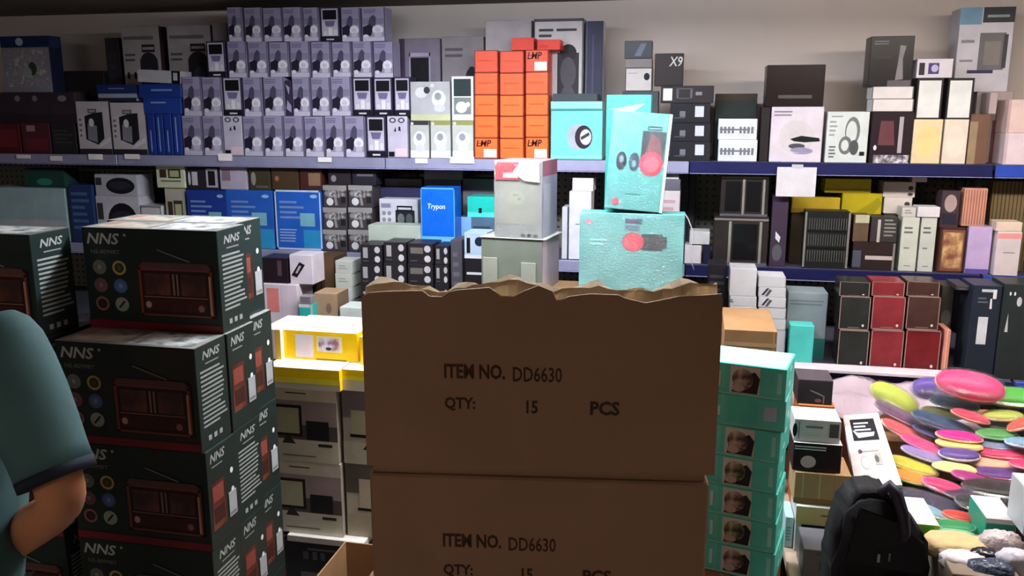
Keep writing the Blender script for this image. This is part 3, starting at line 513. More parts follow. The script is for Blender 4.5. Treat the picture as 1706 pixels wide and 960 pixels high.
B('white_box', 'tiny pinkish box perched on the cream-white boxes', 'box', (1519, 289, 1546, 303), Y1+.10, .1, M((204, 190, 188)), None, tol=.05)
JT = [('l', .15, .68, .7, .84, 2, M((110, 110, 108))), ('l', .2, .4, .6, .46, 1, M((130, 130, 126))), ('l', .3, .08, .7, .12, 1, M(GR))]
B('white_box', 'tall off-white box with grey marks, left one by the bronze bottle box', 'box', (1500, 362, 1530, 440), Y1+.012, .08, M((208, 212, 200)), JT, 'tall off-white boxes')
B('white_box', 'tall off-white box with grey marks, right one by the bronze bottle box', 'box', (1532, 362, 1559, 440), Y1+.012, .08, M((206, 210, 202)), JT, 'tall off-white boxes')
B('white_box', 'small white box lying across the tall off-white boxes', 'box', (1528, 345, 1567, 361), Y1+.006, .08, M((228, 222, 228)), None, tol=.05)
B('white_box', 'small printed white box left of the one lying across', 'box', (1502, 346, 1527, 361), Y1+.012, .08, M((206, 202, 196)), [('l', .2, .3, .8, .8, 2, M(GR))], tol=.05)
B('perfume_box', 'bronze box with a golden bottle picture on the middle shelf', 'box', (1566, 380, 1608, 441), Y1+.012, .09, M((128, 84, 68), .3), [('r', .1, .1, .9, .9, photo((110, 66, 50), (150, 110, 80), (196, 160, 110), 24)), ('f', 0, 0, 1, 1, .04, M((60, 40, 36)))])
B('lilac_box', 'plain pastel lilac box at the right of the middle shelf', 'box', (1611, 378, 1652, 443), Y1+.012, .09, M((200, 176, 222), .4), [('r', 0, 0, 1, .1, M((96, 80, 160)))])
B('perfume_box', 'dark box with a pale round picture above the bronze box', 'box', (1567, 318, 1599, 378), Y1+.02, .08, M((70, 58, 62), .3), [('e', .5, .66, .34, .24, M((170, 150, 146))), ('r', .1, .08, .9, .38, M((44, 40, 60)))], tol=.06)
B('ribbed_box', 'peach ribbed box behind the plain lilac box', 'box', (1604, 314, 1644, 376), Y1+.02, .08, M((206, 150, 130), .4), [('r', .05+.12*i, .04, .09+.12*i, .96, M((150, 96, 84))) for i in range(8)], tol=.06)
B('ribbed_box', 'olive ribbed box at the right end of the middle shelf', 'box', (1655, 302, 1722, None), Y1+.10, .1, M((120, 104, 74), .5), [('r', .04+.1*i, .0, .07+.1*i, 1, M((76, 66, 44))) for i in range(10)])
B('white_box', 'white and pink box at the right end of the middle shelf', 'box', (1658, 386, 1700, 458), Y1-.015, .08, M((224, 212, 216), .35), [('r', 0, .84, 1, .96, M((240, 160, 160))), ('l', .3, .5, .8, .55, 1, M(GR))], z0=None, tol=.09)
B('cream_box', 'cream box lying on the white and pink box', 'box', (1652, 370, 1704, 386), Y1-.015, .08, M((236, 214, 196)), None, tol=.05)
# paper card hanging from the top rail
o = empty('hanging_card', 'blank white card hanging from the dark blue shelf rail', 'card', onY(1327, 304, Y1-.022)+Vector((0, 0, 0)))
g = MB(); a = onY(1292, 327, Y1-.022)-o.location; b = onY(1361, 279, Y1-.022)-o.location
g.box(a.x, -.002, a.z, b.x, 0, b.z, M((212, 210, 218)), 0); g.build('card_sheet', o)
g = MB(); g.box(-.02, -.003, b.z-.004, .02, .008, b.z+.01, M((190, 190, 196)), .0005); g.build('clip', o)
def SB(name, label, rect, z0, z1, Y, dep, col, art=None, cat='box', group=None, side=None, parts=None, rot=0.0, top=None):
    """box given by its pixel columns at height z0..z1"""
    xa, xb, yr = rect; xl = onY(xa, yr, Y).x; xr = onY(xb, yr, Y).x
    w = xr-xl; h = z1-z0-.0006
    SUP.append((xl, xr, Y, Y+dep, z1)); PLACED.append((xl, xr, Y, Y+dep, z0, z1, name))
    g = box_geo(w-.001, dep, h, col, art, side, top); loc = ((xl+xr)/2, Y, z0+.0003)
    if parts:
        e = empty(name, label, cat, loc, (0, 0, rot), group); g.build('box_body', e)
        for pn, its in parts:
            p = MB()
            for (a, b, c, d, m) in its: p.box(-w/2+a*w, -.003, b*h, -w/2+c*w, -.0006, d*h, m, 0)
            p.build(pn, e)
        return e
    return tag(g.build(name, None, loc, (0, 0, rot)), label, cat, group)
# ------------------------------------------------------------------ bottom deck, left part (behind the yellow boxes)
DY = 3.02
B('pink_box', 'pink-white box with a coral square by the radio cartons', 'box', (432, 474, 495, None), DY, .14, M((232, 214, 224), .35), [('r', .18, .45, .50, .92, M((240, 140, 132))), ('r', .56, .1, .58, .95, M((214, 200, 214)))])
B('dark_box', 'black-brown box with a faint upright streak on the pink-white box', 'box', (434, 430, 480, 472), DY+.02, .11, M((40, 30, 36), .3), [('r', .62, .3, .78, .9, M((90, 66, 78)))], tol=.06)
B('phone_box', 'white box with a slanted black remote picture standing on the pink-white box', 'box', (481, 425, 520, None), DY+.02, .11, M((226, 214, 224), .35), [('p', [(.06, .30), (.30, .22), (.68, .66), (.44, .76)], M((40, 26, 36))), ('p', [(.24, .38), (.32, .36), (.52, .62), (.42, .64)], M((190, 180, 190)))])
B('brown_box', 'tall dark brown carton behind the open tan carton on the bottom deck', 'box', (523, 428, 556, None), DY+.17, .14, M((84, 62, 44), .6), [('r', .28, 0, .34, 1, M((50, 34, 28))), ('r', .5, 0, 1, 1, M((104, 80, 56)))])
for i, (ya, yb) in enumerate([(522, None), (500, 522), (478, 500), (456, 478), (435, 456)]):
    B('white_box', 'flat grey-white box, %s of the narrow white pile behind the brown carton' % ['lowest', 'second', 'middle', 'fourth', 'top one'][i], 'box', (558+(1 if ya > 470 else 0), ya, 587, yb), DY+.12, .1, M((190, 192, 186)), [('l', .2, .3, .8, .7, 2, M((150, 152, 150)))], 'narrow grey-white pile', tol=.06)
B('kraft_box', 'small tan carton with a round mark on the bottom deck', 'box', (522, 489, 562, None), DY+.01, .11, M((178, 148, 118), .6), [('e', .62, .66, .12, .12, M((140, 110, 90)))], side=[('r', 0, 0, 1, 1, M((130, 104, 84)))])
B('teal_box', 'small turquoise box with a white right edge on the bottom deck', 'box', (497, 507, 521, None), DY-.03, .04, M((56, 190, 180), .35), [('r', 0, .9, .8, 1, M(WH)), ('r', .84, 0, 1, 1, M((200, 220, 220)))])
B('grey_box', 'small grey lined box above the small turquoise box', 'box', (499, 494, 519, 507), DY-.03, .04, M((150, 142, 146)), [('l', .1, .2, .9, .9, 3, M((100, 96, 100)))], tol=.05)
B('white_box', 'wide white box behind the carton stack, resting on the bottom deck', 'box', (565, 513, 613, None), DY+.0, .11, M((220, 226, 222), .35), None)
# dark lens boxes piled in front of the middle shelf
for i, (a, b, ys) in enumerate([(600, 637, (408, 440, 474)), (639, 677, (404, 438, 474)), (679, 722, (406, 440, 474)), (724, 748, (410, 442, 474))]):
    for j in (2, 1, 0):
        if j == 2: ya, yb = ys[2], None
        else: ya, yb = ys[j], ys[j+1]
        B('lens_box', 'black box with grey round lenses, %s of the %s column behind the carton rim' % (['top', 'middle', 'bottom'][j], ['first', 'second', 'third', 'fourth'][i]), 'box', (a, ya, b, yb), 3.13, .12, M((42, 38, 42), .35),
          [('e', .78, .25, .13, .17, M((206, 204, 208))), ('e', .78, .74, .13, .17, M((190, 186, 192))), ('r', .12, .30, .34, .85, M((160, 158, 162))) if i != 2 else ('r', .1, .5, .6, .8, M((110, 104, 96))), ('l', .1, .1, .5, .2, 1, M((90, 88, 92)))], 'black lens boxes behind the carton', tol=.05)
B('slate_box', 'upright slate grey box right of the black lens boxes', 'box', (750, 400, 770, None), 3.13, .12, M((80, 78, 88)), [('l', .2, .1, .8, .9, 8, M((104, 100, 110)))])
B('black_box', 'black box below the white and blue gadget box', 'box', (773, 431, 812, None), 3.13, .12, M((34, 32, 38)), [('r', .1, .80, .9, .83, M(WH))])
B('camera_box', 'white and blue box with black gadget picture left of the grey blister pack', 'box', (773, 388, 812, 431), 3.13, .11, M((186, 206, 232), .35), [('r', .10, .2, .26, .8, M(K)), ('e', .66, .66, .2, .18, M((30, 40, 60))), ('r', 0, 0, 1, .14, M((226, 230, 240)))], tol=.05)
# ------------------------------------------------------------------ bottom deck, right part
B('dark_box', 'black box with faint grey print behind the right edge of the big carton', 'box', (1180, 441, 1212, None), DY+.12, .12, M((40, 38, 44)), [('l', .1, .3, .9, .9, 8, M((76, 74, 80)))])
WB = M((212, 214, 220), .4)
for i, (ya, yb) in enumerate([(546, None), (528, 545), (511, 527), (494, 510), (448, 493)]):
    B('white_box', ('tall white box topping the left white pile beside the big carton' if i == 4 else 'flat white box, %s layer of the left white pile beside the big carton' % ['lowest', 'second', 'third', 'fourth'][i]), 'box', (1215, ya, 1261, yb), DY+.02, .12, WB, [('l', .0, .3, .15, .7, 2, M((70, 70, 80)))] if i < 4 else None, 'left white pile', tol=.06)
for i, (ya, yb) in enumerate([(549, None), (531, 548), (513, 530), (496, 512), (479, 495), (462, 478)]):
    B('white_box', 'flat white box, %s of the right white pile beside the slate carton' % ['lowest', 'second', 'third', 'fourth', 'fifth', 'top one'][i], 'box', (1263, ya, 1310, yb), DY+.02, .12, WB, [('p', [(.1, .2), (.2, .2), (.4, .9), (.3, .9)], M((60, 60, 76))), ('p', [(.24, .1), (.34, .1), (.5, .7), (.4, .8)], M((90, 90, 100)))] if i in (3, 4) else [('f', 0, 0, 1, 1, .03, M((180, 182, 190)))], 'right white pile', tol=.06)
B('slate_box', 'large slate blue-grey carton with turquoise base behind the small turquoise box', 'box', (1313, 488, 1381, None), DY+.08, .12, M((136, 150, 158)), [('r', 0, 0, 1, .32, M((50, 120, 120))), ('l', .05, .80, .9, .9, 2, M((110, 122, 132)))])
B('teal_box', 'small turquoise box standing in front of the slate carton', 'box', (1316, 543, 1358, None), DY-.01, .07, M((84, 204, 196), .35), [('e', .14, .18, .06, .05, M((40, 90, 96)))])
gc = [(1398, 1450, (44, 46, 44)), (1452, 1508, (132, 48, 54)), (1510, 1566, (112, 34, 38))]
for r, (ya, yb) in enumerate([(550, None), (494, 549), (470, 493)]):
    for c, (a, b, colr) in enumerate(gc):
        cc = colr if not (r > 0 and c == 2) else (72, 50, 46)
        B('watch_case', '%s glossy square case in silver edging, %s row, %s of three' % ([['dark green-black', 'red', 'deep red'], ['dark green-black', 'bright red', 'brown-red'], ['flat black', 'flat reddish', 'flat brown-red']][r][c], ['bottom', 'middle', 'top'][r], ['left', 'centre', 'right'][c]), 'case',
          (a, ya, b+(4 if r == 0 and c == 2 else 0), yb), DY+.0, .11, M(cc, .25, var=.35, scale=10), [('f', 0, 0, 1, 1, .03, M((176, 150, 140), .3, .4)), ('e', .8, .14, .04, .04, M((226, 220, 214))), ('l', .3, .05, .7, .09, 1, M((150, 130, 120)))], 'glossy square cases', tol=.08)
B('peach_box', 'narrow peach striped box right of the glossy red cases', 'box', (1574, 550, 1586, None), DY+.0, .1, M((216, 140, 120)), [('r', .4, 0, .5, 1, M((240, 220, 210)))])
B('dark_box', 'dim olive-black box with round grey shapes behind the red cases', 'box', (1570, 476, 1592, None), DY+.10, .1, M((56, 56, 52)), [('e', .5, .6, .4, .1, M((90, 90, 84)))])
B('dark_box', 'dim plum-black box beside the boxed white label carton', 'box', (1593, 476, 1616, None), DY+.02, .12, M((62, 58, 64)), [('l', .2, .1, .8, .5, 6, M((120, 116, 124))), ('e', .7, .8, .3, .1, M((84, 86, 94)))])
B('tool_box', 'tall blue-black carton with a large white label and white strip', 'box', (1618, 476, 1672, None), DY-.02, .13, M((40, 46, 58), .35), [('r', .28, .36, .62, .66, M((216, 220, 228))), ('r', .3, .93, .7, .96, M((190, 196, 206))), ('r', .7, .86, .82, .96, M(WH)), ('p', [(.62, .75), (.7, .75), (.68, .86), (.62, .86)], M(WH)), ('l', .2, .8, .6, .88, 2, M((90, 96, 110)))])
B('tool_box', 'tall black-green carton with tiny white marks at the right edge', 'box', (1674, 474, 1730, None), DY-.03, .13, M((44, 50, 52), .35), [('e', .2, .9, .03, .02, M(WH)), ('e', .34, .9, .03, .02, M(WH)), ('e', .5, .82, .08, .05, M((190, 190, 200))), ('p', [(.14, .5), (.24, .5), (.2, .7)], M((200, 204, 210)))])
o = SB('white_tray', 'flat white board under the glossy square cases on the deck edge', (1316, 1582, 606), Z3, Z3+.012, DY-.08, .075, M((226, 214, 222)), None, cat='board')
# ------------------------------------------------------------------ left stack by the radio cartons: monitor boxes and yellow boxes
AF[0] = 1.0
def disp_art(f=1): return [('r', .0, .82, 1, 1, M((224, 218, 204))), ('l', .28, .90, .62, .94, 1, M((90, 80, 76))), ('r', 0, .46, 1, .82, M((172, 156, 158))), ('r', .0, .30, 1, .50, M((96, 88, 88))), ('r', .07, .34, .50, .76, M((40, 38, 34))), ('r', .11, .38, .46, .72, M((196, 200, 164))),
    ('r', .56, .26, .88, .56, M((40, 38, 44))), ('r', 0, 0, 1, .30, M((220, 216, 198))), ('p', [(.20, .24), (.40, .24), (.32, .34), (.26, .34)], M((60, 58, 52))), ('r', .72, .22, .92, .26, M((50, 48, 48))), ('l', .2, .06, .8, .10, 1, M((130, 124, 110)))]
SY = 2.50
MZ = [0.0, .09, .325, .589, .853]
SB('lettered_box', 'black box with small grey letters at the foot of the monitor box stack', (474, 606, 930), 0.0, .300, SY, .3, M((30, 32, 38), .4), [('l', .3, .86, .66, .92, 1, M((110, 112, 120))), ('r', .24, .76, .31, .86, M((96, 100, 110))), ('r', .36, .76, .42, .86, M((96, 100, 110))), ('r', .46, .76, .52, .86, M((96, 100, 110))), ('r', .84, .76, .9, .86, M((84, 86, 96))), ('r', .2, .40, .62, .6, M((120, 120, 118))), ('r', .3, .15, .7, .45, M((96, 96, 94)))])
g = SB('white_tray', 'thin white-edged board between the lettered black box and monitor boxes', (478, 606, 895), .3005, .324, SY-.02, .33, M((214, 206, 200)), None, cat='board')
SB('monitor_box', 'cream box with a big monitor picture, lower left one of the monitor boxes', (452, 569, 830), MZ[2], MZ[3], SY, .3, M((190, 184, 170)), disp_art(), group='big monitor boxes by the radio cartons', side=[('r', 0, 0, 1, 1, M((150, 140, 130)))])
SB('monitor_box', 'cream monitor box cut off by the big carton, lower right one', (577, 640, 830), MZ[2], MZ[3], SY+.02, .3, M((190, 184, 170)), [('r', 0, .6, 1, 1, M((96, 92, 84))), ('r', .35, .4, .95, .8, M((200, 190, 170))), ('r', .30, .36, .98, .40, M(K)), ('r', 0, 0, 1, .3, M((176, 168, 146)))], group='big monitor boxes by the radio cartons')
SB('monitor_box', 'cream box with a big monitor picture, upper left one of the monitor boxes', (446, 562, 710), MZ[3], MZ[4], SY, .3, M((190, 184, 176)), disp_art(), group='big monitor boxes by the radio cartons', side=[('r', 0, 0, 1, 1, M((150, 140, 130)))])
SB('monitor_box', 'cream monitor box cut off by the big carton, upper right one', (571, 636, 710), MZ[3], MZ[4], SY+.02, .3, M((190, 184, 176)), [('r', 0, .62, 1, 1, M((130, 120, 134))), ('r', .22, .40, .9, .72, M((196, 200, 176))), ('r', .18, .36, .94, .40, M(K)), ('r', 0, 0, 1, .3, M((204, 204, 186))), ('p', [(.5, .2), (.8, .2), (.65, .3)], M(K))], group='big monitor boxes by the radio cartons')
YB = M((250, 206, 20), .35)
SB('yellow_box', 'flat yellow box with a paler front band on the upper left monitor box', (443, 566, 628), MZ[4], .925, SY-.02, .32, YB, [('r', 0, .0, 1, .28, M((200, 190, 170))), ('r', 0, .28, 1, .55, M((248, 224, 70)))], group='flat yellow boxes', top=[('r', 0, 0, 1, 1, M((236, 214, 196)))])
SB('yellow_box', 'flat yellow box partly hidden by the big carton', (568, 640, 628), MZ[4], .925, SY-.0, .3, YB, [('r', 0, .0, 1, .5, M((206, 198, 176))), ('r', 0, .5, 1, .7, M((240, 226, 60)))], group='flat yellow boxes', top=[('r', 0, 0, 1, 1, M((236, 220, 200)))])
SB('product_box', 'yellow box with a framed picture and white panel', (470, 596, 580), .925, 1.025, SY+.08, .22, YB, [('r', .18, .08, .42, .88, M((230, 222, 232))), ('r', .46, .30, .80, .86, M((236, 222, 170))), ('r', .49, .34, .76, .80, photo((150, 110, 120), (206, 206, 226), (226, 226, 236), 26)), ('e', .62, .42, .04, .06, M(DG)), ('r', .45, 0, .85, .06, M((150, 120, 20)))], top=[('r', 0, 0, 1, 1, M((226, 216, 210))), ('r', .3, .2, .6, .3, M((180, 160, 150)))])
SB('white_box', 'white box with a yellow right edge beside the framed-picture yellow box', (436, 468, 575), .925, 1.03, SY+.06, .2, M((234, 222, 226)), [('r', .72, 0, 1, 1, M((216, 180, 60))), ('r', .6, 0, .66, 1, M((210, 190, 190)))])
SB('yellow_box', 'plain yellow box squeezed between the framed picture box and big carton', (599, 640, 580), .925, 1.02, SY+.06, .2, YB, None, top=[('r', 0, 0, 1, 1, M((230, 220, 200)))])
# ------------------------------------------------------------------ radio carton stack
BASEZ = .173; RH = .2585; RD = .137
def circ(u, v, m, mark): return [('e', u, v, .052, .072, m), ('e', u, v, .036, .05, M(tuple(int(x*.72) for x in mark))), ('r', u-.012, v-.02, u+.012, v+.02, M(mark))]
RB = M((32, 44, 42), .3, var=.06); REDB = M((120, 32, 40), .3)
WOOD = photo((56, 26, 22), (84, 40, 32), (112, 60, 44), 12, .3); WOODD = M((44, 22, 20), .3)
def radio_front():
    a = [('t', 'NNS', .035, .84, .285, .95, M((190, 192, 190)), .25, .02), ('e', .325, .935, .010, .014, M((170, 172, 170))), ('t', 'NS-8099BT', .06, .745, .28, .785, M((120, 124, 122))), ('r', 0, 0, 1, .075, REDB), ('r', 0, .075, 1, .09, M((60, 20, 24)))]
    a += circ(.115, .61, M((112, 112, 104)), (150, 150, 140))+circ(.265, .61, M((186, 160, 84)), (90, 80, 60))+circ(.115, .43, M((120, 76, 86)), (150, 110, 120))+circ(.265, .43, M((70, 96, 150)), (120, 150, 200))+circ(.115, .245, M((150, 96, 88)), (60, 40, 40))
    a += [('e', .265, .245, .052, .072, M((150, 158, 144))), ('p', [(.235, .21), (.25, .205), (.295, .275), (.28, .285)], M((24, 26, 24)))]
    a += [('r', .40, .14, .96, .66, WOODD), ('p', [(.40, .60), (.44, .68), (.92, .68), (.96, .60)], M((92, 62, 58), .3)), ('f', .41, .15, .95, .62, .018, M((128, 62, 52), .3)), ('r', .45, .36, .64, .57, WOOD), ('r', .72, .36, .90, .57, WOOD), ('r', .66, .36, .672, .57, M((150, 120, 100))), ('r', .69, .36, .70, .57, M((150, 120, 100))),
          ('r', .45, .20, .90, .32, M((66, 32, 28), .3)), ('r', .44, .335, .91, .345, M((150, 100, 84))), ('e', .47, .26, .022, .034, M((206, 150, 140))), ('e', .86, .24, .022, .034, M((150, 96, 84))), ('r', .925, .18, .94, .56, M((196, 140, 120))), ('p', [(.56, .80), (.565, .81), (.80, .70), (.795, .69)], M((130, 120, 116)))]
    return a
def radio_side_text(): return [('t', 'NNS', .22, .86, .80, .94, M((156, 158, 156)), .25, .02), ('l', .30, .80, .74, .83, 1, M((130, 134, 132))), ('l', .12, .20, .92, .77, 13, M((146, 150, 148))), ('r', .24, .07, .34, .12, M((150, 152, 150))), ('r', .42, .07, .52, .12, M((150, 152, 150))), ('r', .60, .07, .70, .12, M((150, 152, 150)))]
def radio_side_pic(): return [('t', 'NNS', .12, .86, .62, .95, M((156, 158, 156)), .25, .02), ('l', .16, .80, .60, .83, 1, M((130, 134, 132))), ('r', .10, .18, .56, .66, WOOD), ('r', .14, .46, .50, .62, M((130, 64, 56))), ('r', .14, .24, .50, .4, M((60, 30, 28))), ('e', .80, .66, .05, .03, M(WH)), ('e', .80, .46, .05, .03, M(WH))]
TOPA = [('r', 0, 0, 1, 1, M((150, 148, 142), .25)), ('r', .04, .15, .45, .85, photo((196, 150, 140), (206, 200, 180), (130, 140, 130), 9, .25)), ('r', .5, .1, .96, .9, photo((120, 130, 126), (206, 206, 206), (236, 236, 232), 26, .25))]  # pale top print with the lamp glare put into its colour
def radio_box(label, xl, Y, lev, kind=0, dx=0.0, rot=0.0, w=.378):
    z = BASEZ+lev*RH
    e = empty('radio_carton', label, 'carton', (xl+w/2+dx, Y, z), (0, 0, rot), 'dark green radio cartons')
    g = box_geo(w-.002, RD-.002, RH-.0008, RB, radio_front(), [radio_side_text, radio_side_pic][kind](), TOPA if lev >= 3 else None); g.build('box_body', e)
    if kind == 1:
        p = MB(); p.box(w/2-.0005, .086, .05, w/2+.0012, .122, .115, M((160, 162, 166)), 0)
        p.box(w/2+.0012, .09, .055, w/2+.0016, .118, .062, M((120, 120, 124)), 0); p.build('white_sticker', e)
    return e
XR = -1.128
xA = XR-.376
radio_box('radio carton with its front fully visible on top, left of the tablet boxes', xA-.004, 1.862, 4, 0)
radio_box('radio carton behind the top fully visible one, only its right side showing', xA-.034, 1.862+RD+.001, 4, 1)
for lev in (3, 2, 1, 0):
    nm = ['lowest level', 'second level from the floor', 'third level', 'fourth level'][lev]
    radio_box(['lowest front radio carton of the main stack', 'front radio carton cut off by the lower edge of the picture', 'front radio carton just below the one with the glare-pale top', 'front radio carton whose glare-pale top shows as a step'][lev], xA+.003, 1.724, lev, lev % 2 == 0, [.0, .004, .006, -.002][lev])
    radio_box('second row radio carton seen by its side, %s' % nm, xA, 1.862, lev, lev % 2, .004)
    radio_box('rear row radio carton with white side sticker, %s' % nm, xA, 1.862+RD+.001, lev, 1, -.018)
for lev in (4, 3, 2, 1, 0):
    radio_box('radio carton at the far left of the stack, %s' % ['floor level', 'second level', 'third level', 'fourth level behind the shoulder', 'top level above the shoulder'][lev], xA-.378-.026, 1.715, lev, 0)
    if lev < 4: radio_box('radio carton behind the far left column, %s' % ['floor level', 'second level', 'third level', 'fourth level'][lev], xA-.378-.026, 1.715+RD+.001, lev, 0)
g = MB(); 
for i in range(7): g.box(-.82, -.0+.075*i, .150, .0, .055+.075*i, .172, M((150, 116, 80), .7), .002)
for i in range(3): g.box(-.80+.36*i, 0, .0, -.72+.36*i, .505, .149, M((136, 104, 70), .7), .002)
o = g.build('wooden_pallet', None, (XR+.03, 1.68, 0)); tag(o, 'wooden pallet under the dark green radio cartons', 'pallet')
# ------------------------------------------------------------------ open brown carton between the radio stack and the monitor boxes
e = empty('open_carton', 'open tan carton with a raised flap beside the foot of the radio stack', 'carton', (-1.008, 1.95, 0), (0, 0, 0))
KM = M((150, 116, 84), .75)
g = MB(); W_, D_, H_ = .17, .5, .34
g.box(-W_/2, 0, 0, W_/2, D_, .006, KM); g.box(-W_/2, 0, .006, -W_/2+.005, D_, H_, KM, 0); g.box(W_/2-.005, 0, .006, W_/2, D_, H_, KM, 0)
g.box(-W_/2+.005, 0, .006, W_/2-.005, .005, H_, KM, 0); g.box(-W_/2+.005, D_-.005, .006, W_/2-.005, D_, H_, KM, 0); g.build('box_body', e)
g = MB(); g.prism([(W_/2-.004, .01, H_+.001), (W_/2-.004, D_-.01, H_+.001), (W_/2+.05, D_-.02, H_+.05), (W_/2+.05, .02, H_+.05)], KM, (-.003, 0, .004)); g.build('flap', e)
# ------------------------------------------------------------------ the big torn carton stack
CY = math.atan2(.088, .632); CW = .640; CH = .333; CD = .42
CXY = (-.575+.0, 1.402)
CM = M((136, 104, 80), .75, var=.05, scale=5, bump=.03); CIN = M((196, 176, 148), .85)
cx = CXY[0]+CW/2*math.cos(CY); cy = CXY[1]+CW/2*math.sin(CY)
INK = M((56, 34, 24), .8)
def lettering(dx=0.0):
    return [('t', 'ITEM NO.', .232+dx, .52, .405+dx, .605, INK, 0, .035), ('t', 'DD6630', .427+dx, .51, .565+dx, .595, INK, 0, .015), ('t', 'QTY:', .232+dx, .335, .320+dx, .415, INK, 0, .035), ('t', '15', .465+dx, .33, .498+dx, .405, INK, 0, .03), ('t', 'PCS', .645+dx, .33, .728+dx, .41, INK, 0, .035)]
CT = 1.436
for i in range(1, 4):
    z = CT-CH*(i+1)
    e = empty('brown_carton', ['', 'closed brown carton with printed item lines under the torn open one', 'third brown carton of the big stack, just above the lowest', 'lowest brown carton of the big stack on the floor board'][i], 'carton', (cx, cy, z), (0, 0, CY), 'big brown cartons with item lettering')
    g = MB(); g.box(-CW/2+.004, 0, 0, CW/2-.008, CD, CH-.017, CM, .004); g.art(lettering(-.012), lambda u, v, k: (-CW/2+u*CW, -k, v*CH)); g.build('box_body', e)
    g = MB(); g.box(-CW/2+.012, .010, CH-.0168, CW/2-.016, CD-.012, CH-.0008, CM, .001); g.build('lid_flap', e)
g = MB(); g.box(-CW/2, 0, 0, CW/2, CD, .09, M((120, 92, 66), .8), .003)
o = g.build('floor_board', None, (cx, cy, 0), (0, 0, CY)); tag(o, 'low wooden board under the lowest big brown carton', 'board')
o.scale.z = (CT-CH*4-.001)/.09
z = CT-CH
e = empty('brown_carton', 'top brown carton with a torn jagged rim and printed item lines', 'carton', (cx, cy, z), (0, 0, CY), 'big brown cartons with item lettering')
prof = [(0, .0), (25, 14), (70, 18), (110, 20), (190, 22), (212, 6), (250, 5), (272, 20), (300, 26), (360, 31), (396, 34), (418, 20), (432, 10), (470, 9), (498, 24), (545, 42), (588, 26), (600, 0), (615, 2), (640, 12), (700, 20), (786, 18), (806, 9), (868, -4), (898, 2), (968, 17), (1040, 21), (1092, 26), (1096, 0)]
top = [(-CW/2+.001+(CW-.002)*a/1096, CH-.012+b*.00062) for a, b in prof]
g = MB(); g.prism([(-CW/2, 0, 0), (CW/2, 0, 0)]+[(x, 0, zz) for x, zz in top[::-1]], CM, (0, .005, 0))
g.art(lettering(), lambda u, v, k: (-CW/2+u*CW, -k, v*CH)); g.lay = 0
g.prism([(-CW/2, .0052, 0), (-CW/2, CD, 0), (-CW/2, CD, CH-.15), (-CW/2, .25, CH-.10), (-CW/2, .1, CH-.04), (-CW/2, .0052, CH-.006)], CM, (.005, 0, 0)); g.prism([(CW/2-.005, .0052, 0), (CW/2-.005, CD, 0), (CW/2-.005, CD, CH-.15), (CW/2-.005, .25, CH-.09), (CW/2-.005, .1, CH-.03), (CW/2-.005, .0052, CH-.004)], CM, (.005, 0, 0)); g.box(-CW/2+.005, CD-.005, 0, CW/2-.005, CD, CH-.15, CM, 0); g.box(-CW/2+.005, .0052, 0, CW/2-.005, CD-.005, .005, CM, 0)
g.build('box_body', e)
# torn inner liner folded over the front rim
rg = random.Random(3); pts = []
for i in range(40):
    t = i/39; x = -CW/2+.006+(CW-.012)*t
    pts.append((x, CH+.006+.012*math.sin(t*17+1)*math.sin(t*5)+rg.uniform(-.003, .004)))
g = MB(); i_ = g.mi(CIN)
va = [g.bm.verts.new((x, .008+.010*abs(math.sin(k*.7)), CH-.03)) for k, (x, zz) in enumerate(pts)]; vb = [g.bm.verts.new((x, .014+.022*abs(math.sin(k*.45)), zz)) for k, (x, zz) in enumerate(pts)]
vc = [g.bm.verts.new((x, .050+.02*math.sin(k*.8), zz+.006*math.sin(k*1.3))) for k, (x, zz) in enumerate(pts)]
for k in range(39):
    g.bm.faces.new((va[k], va[k+1], vb[k+1], vb[k])).material_index = i_; g.bm.faces.new((vb[k], vb[k+1], vc[k+1], vc[k])).material_index = i_
bmesh.ops.solidify(g.bm, geom=g.bm.faces[:], thickness=.0015)
g.build('torn_flap', e)
# things inside the open carton
def CB(name, label, u0, u1, v, dep, z0, z1, col, art, side=None, top_=None, rot=0.0, tilt=0.0, group=None, parts=None, cat='box'):
    """box in the carton's own frame: u along its width in metres from the centre, v depth behind the front"""
    w = u1-u0; h = z1-z0; u = (u0+u1)/2
    loc = (cx+u*math.cos(CY)-v*math.sin(CY), cy+u*math.sin(CY)+v*math.cos(CY), z0)
    g = box_geo(w, dep, h, col, art, side, top_)
    if parts is not None:
        e = empty(name, label, cat, loc, (0, tilt, CY+rot), group); g.build('box_body', e); parts(e, w, dep, h); return e
    return tag(g.build(name, None, loc, (0, tilt, CY+rot)), label, cat, group)
FZ = z+.0055
CB('flat_box', 'white flat box lying in the open carton as filling, left half', -.305, -.010, .07, .30, FZ, FZ+.10, M((206, 204, 200)), None, group='flat filler boxes in the open carton')
CB('flat_box', 'white flat box lying in the open carton as filling, right half', .0, .305, .07, .30, FZ, FZ+.10, M((200, 206, 206)), None, group='flat filler boxes in the open carton')
Z0c = FZ+.1005
PY = 2.74
def cu(x, y, v):
    p = onY(x, y, PY+v); return p.x, p.z
def CB(name, label, u0, u1, v, dep, z0, z1, col, art, side=None, top_=None, rot=0.0, tilt=0.0, group=None, parts=None, cat='box'):
    w = u1-u0; h = z1-z0; loc = ((u0+u1)/2, PY+v, z0)
    g = box_geo(w, dep, h, col, art, side, top_)
    if parts is not None:
        e = empty(name, label, cat, loc, (0, tilt, rot), group); g.build('box_body', e); parts(e, w, dep, h); return e
    return tag(g.build(name, None, loc, (0, tilt, rot)), label, cat, group)
Z0c = 1.1605
